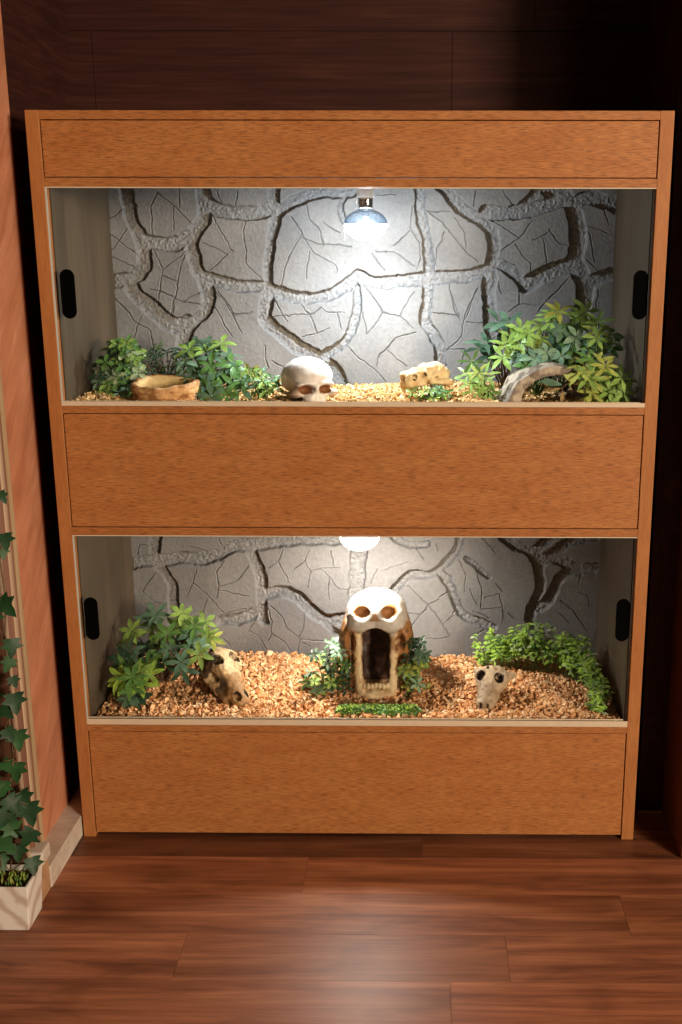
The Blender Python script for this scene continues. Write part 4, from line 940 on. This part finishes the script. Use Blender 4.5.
# ================================================================== IVY IN A MARBLED PLANTER
def m_marble():
    t = NT('white_brown_marble'); w = t.n('ShaderNodeTexWave'); t.l(t.coord((1, 1, 1), (.3, .5, .6)), w.inputs[0]); w.inputs['Scale'].default_value = 9; w.inputs['Distortion'].default_value = 7; w.inputs['Detail'].default_value = 3
    return t.pbr(t.ramp(w.outputs[0], [(0, (.50, .40, .33)), (.3, (.64, .57, .50)), (.6, (.72, .67, .61))]), .3, .5)
MARB = m_marble()
pl = thing('planter', 'white marbled square planter with soil on the floor at left', 'planter', (-.675, -.292, 0))
x0, x1, y0, y1, H = -.756, -.594, -.332, -.254, .094
mb = MB(); e = .004
ring = lambda ins, z: [(x0+ins, y0+ins*.6, z), (x1-ins, y0+ins*.6, z), (x1-ins, y1-ins*.6, z), (x0+ins, y1-ins*.6, z)]
mb.v = ring(.006, 0)+ring(0, H)+ring(.007, H)+ring(.010, .02)
for i in range(3):
    for k in range(4): mb.f.append((i*4+k, i*4+(k+1) % 4, (i+1)*4+(k+1) % 4, (i+1)*4+k)); mb.m.append(0)
mb.f += [(3, 2, 1, 0), (12, 13, 14, 15)]; mb.m += [0, 0]
mb.build('pot', MARB, pl, bevel=.0025)
s = MB(); nx_, ny_ = 26, 14
for i in range(nx_):
    for j in range(ny_): s.v.append((x0+.010+(x1-x0-.020)*i/(nx_-1), y0+.008+(y1-y0-.016)*j/(ny_-1), .080+.008*rnd(-.5, 1)))
for i in range(nx_-1):
    for j in range(ny_-1): s.f.append((i*ny_+j, (i+1)*ny_+j, (i+1)*ny_+j+1, i*ny_+j+1)); s.m.append(0)
s.build('soil', m_plain('dark_soil', (.05, .028, .014), .9, .1, .5, 180), pl)
F = Fol()
for _ in range(60):
    p = np.array([rnd(x0+.02, x1-.014), rnd(y0+.012, y1-.012), .084]); F.leaf(p, np.array([rnd(-.5, .5), rnd(-.5, .3), 1]), (0, -1, .3), rnd(.010, .022), .004, random.choice((YEL, MID, LIME)), .2, 'tiny')
F.build('moss_tuft', pl, False)
iv = thing('ivy_vine', 'dark green ivy climbing from the marbled planter at left edge', 'plant', (-.64, -.295, .082))
F = Fol(); S = MB()
vine = [(10,872,-.29),(14,840,-.285),(8,800,-.28),(13,760,-.275),(9,720,-.275),(10,680,-.275),(5,640,-.275),(6,600,-.275),(0,560,-.275),(-2,520,-.275),(-6,480,-.275),(-12,440,-.275)]
S.tube([at(*p) for p in vine], .0017, 6)
S.tube([at(28, 876, -.29), at(26, 850, -.285), at(20, 825, -.28), at(24, 805, -.28)], .0014, 6).tube([at(2, 872, -.30), at(-6, 820, -.30), at(2, 780, -.29)], .0014, 6)
iv_l = [(2,497,14,.6),(5,541,20,.3),(3,553,14,-.3),(6,607,26,.5),(12,648,22,.0),(8,665,18,-.8),(14,682,14,.3),(15,703,24,-.2),(6,712,20,.9),(18,740,24,-.3),(9,735,18,.5),(16,772,24,-.6),(6,766,18,.8),(24,800,24,.3),(30,814,28,-.2),(12,805,24,.6),(4,818,26,-.7),(28,838,24,-.6),(14,830,24,.2),(6,845,26,.7),(18,853,22,-.4),(33,866,22,-.1),(2,862,20,.3),(-6,790,24,.2),(-8,700,24,.1),(-8,620,24,.1),(-8,840,26,.3),(2,790,22,-.2)]
for px, py, szp, tl in iv_l:
    Y = -.295+rnd(-.025, .015); c = at(px, py, Y); L = szp/520.0*.86; d = np.array([math.sin(tl)*.8+.25, -.35, -math.cos(tl)*.75])+jit(.2)
    F.leaf(c-d/np.linalg.norm(d)*L*.45, d, np.array([.35, -.8, .45])+jit(.3), L, L*.95, random.choice((IVY, IVY, IVYL)), rnd(.1, .45), 'ivy', rnd(.08, .3))
    k = min(vine, key=lambda v: abs(v[1]-py)+.3*abs(v[0]-px)); S.tube(curve_pts(at(*k), c-d/np.linalg.norm(d)*L*.4, (0, -.003, .003), 4), .0009, 5)
S.build('stem', STEM_B, iv, True); F.build('foliage', iv, False)

# ================================================================== ROOM LIGHT
def area(name, loc, target, size, power, col, sy=None):
    ld = bpy.data.lights.new(name, 'AREA'); ld.energy = power; ld.size = size; ld.color = col
    if sy: ld.shape = 'RECTANGLE'; ld.size_y = sy
    o = bpy.data.objects.new(name, ld); C.objects.link(o); o.location = loc
    o.rotation_euler = (Vector(target)-Vector(loc)).to_track_quat('-Z', 'Y').to_euler(); return o
area('right_key_light', (4.4, -4.9, 1.7), (0, 0, .7), 1.0, 450, (1.0, .80, .60))  # unseen key light from the front right
area('top_fill_light', (1.5, -1.4, 2.45), (.1, 0, .5), .5, 14, (1.0, .78, .57))  # added overhead fill for the cabinet top, source unseen
w = bpy.data.worlds.new('world'); bpy.context.scene.world = w; w.use_nodes = True
bg = w.node_tree.nodes['Background']; bg.inputs[0].default_value = (1.0, .78, .6, 1); bg.inputs[1].default_value = .06

sc = bpy.context.scene
sc.view_settings.view_transform = 'Standard'; sc.view_settings.look = 'None'; sc.view_settings.exposure = 0; sc.view_settings.gamma = 1
sc.view_settings.use_curve_mapping = False
sc.cycles.use_denoising = True; sc.cycles.caustics_reflective = False; sc.cycles.caustics_refractive = False
sc.cycles.max_bounces = 10; sc.cycles.transparent_max_bounces = 24; sc.cycles.sample_clamp_indirect = 6
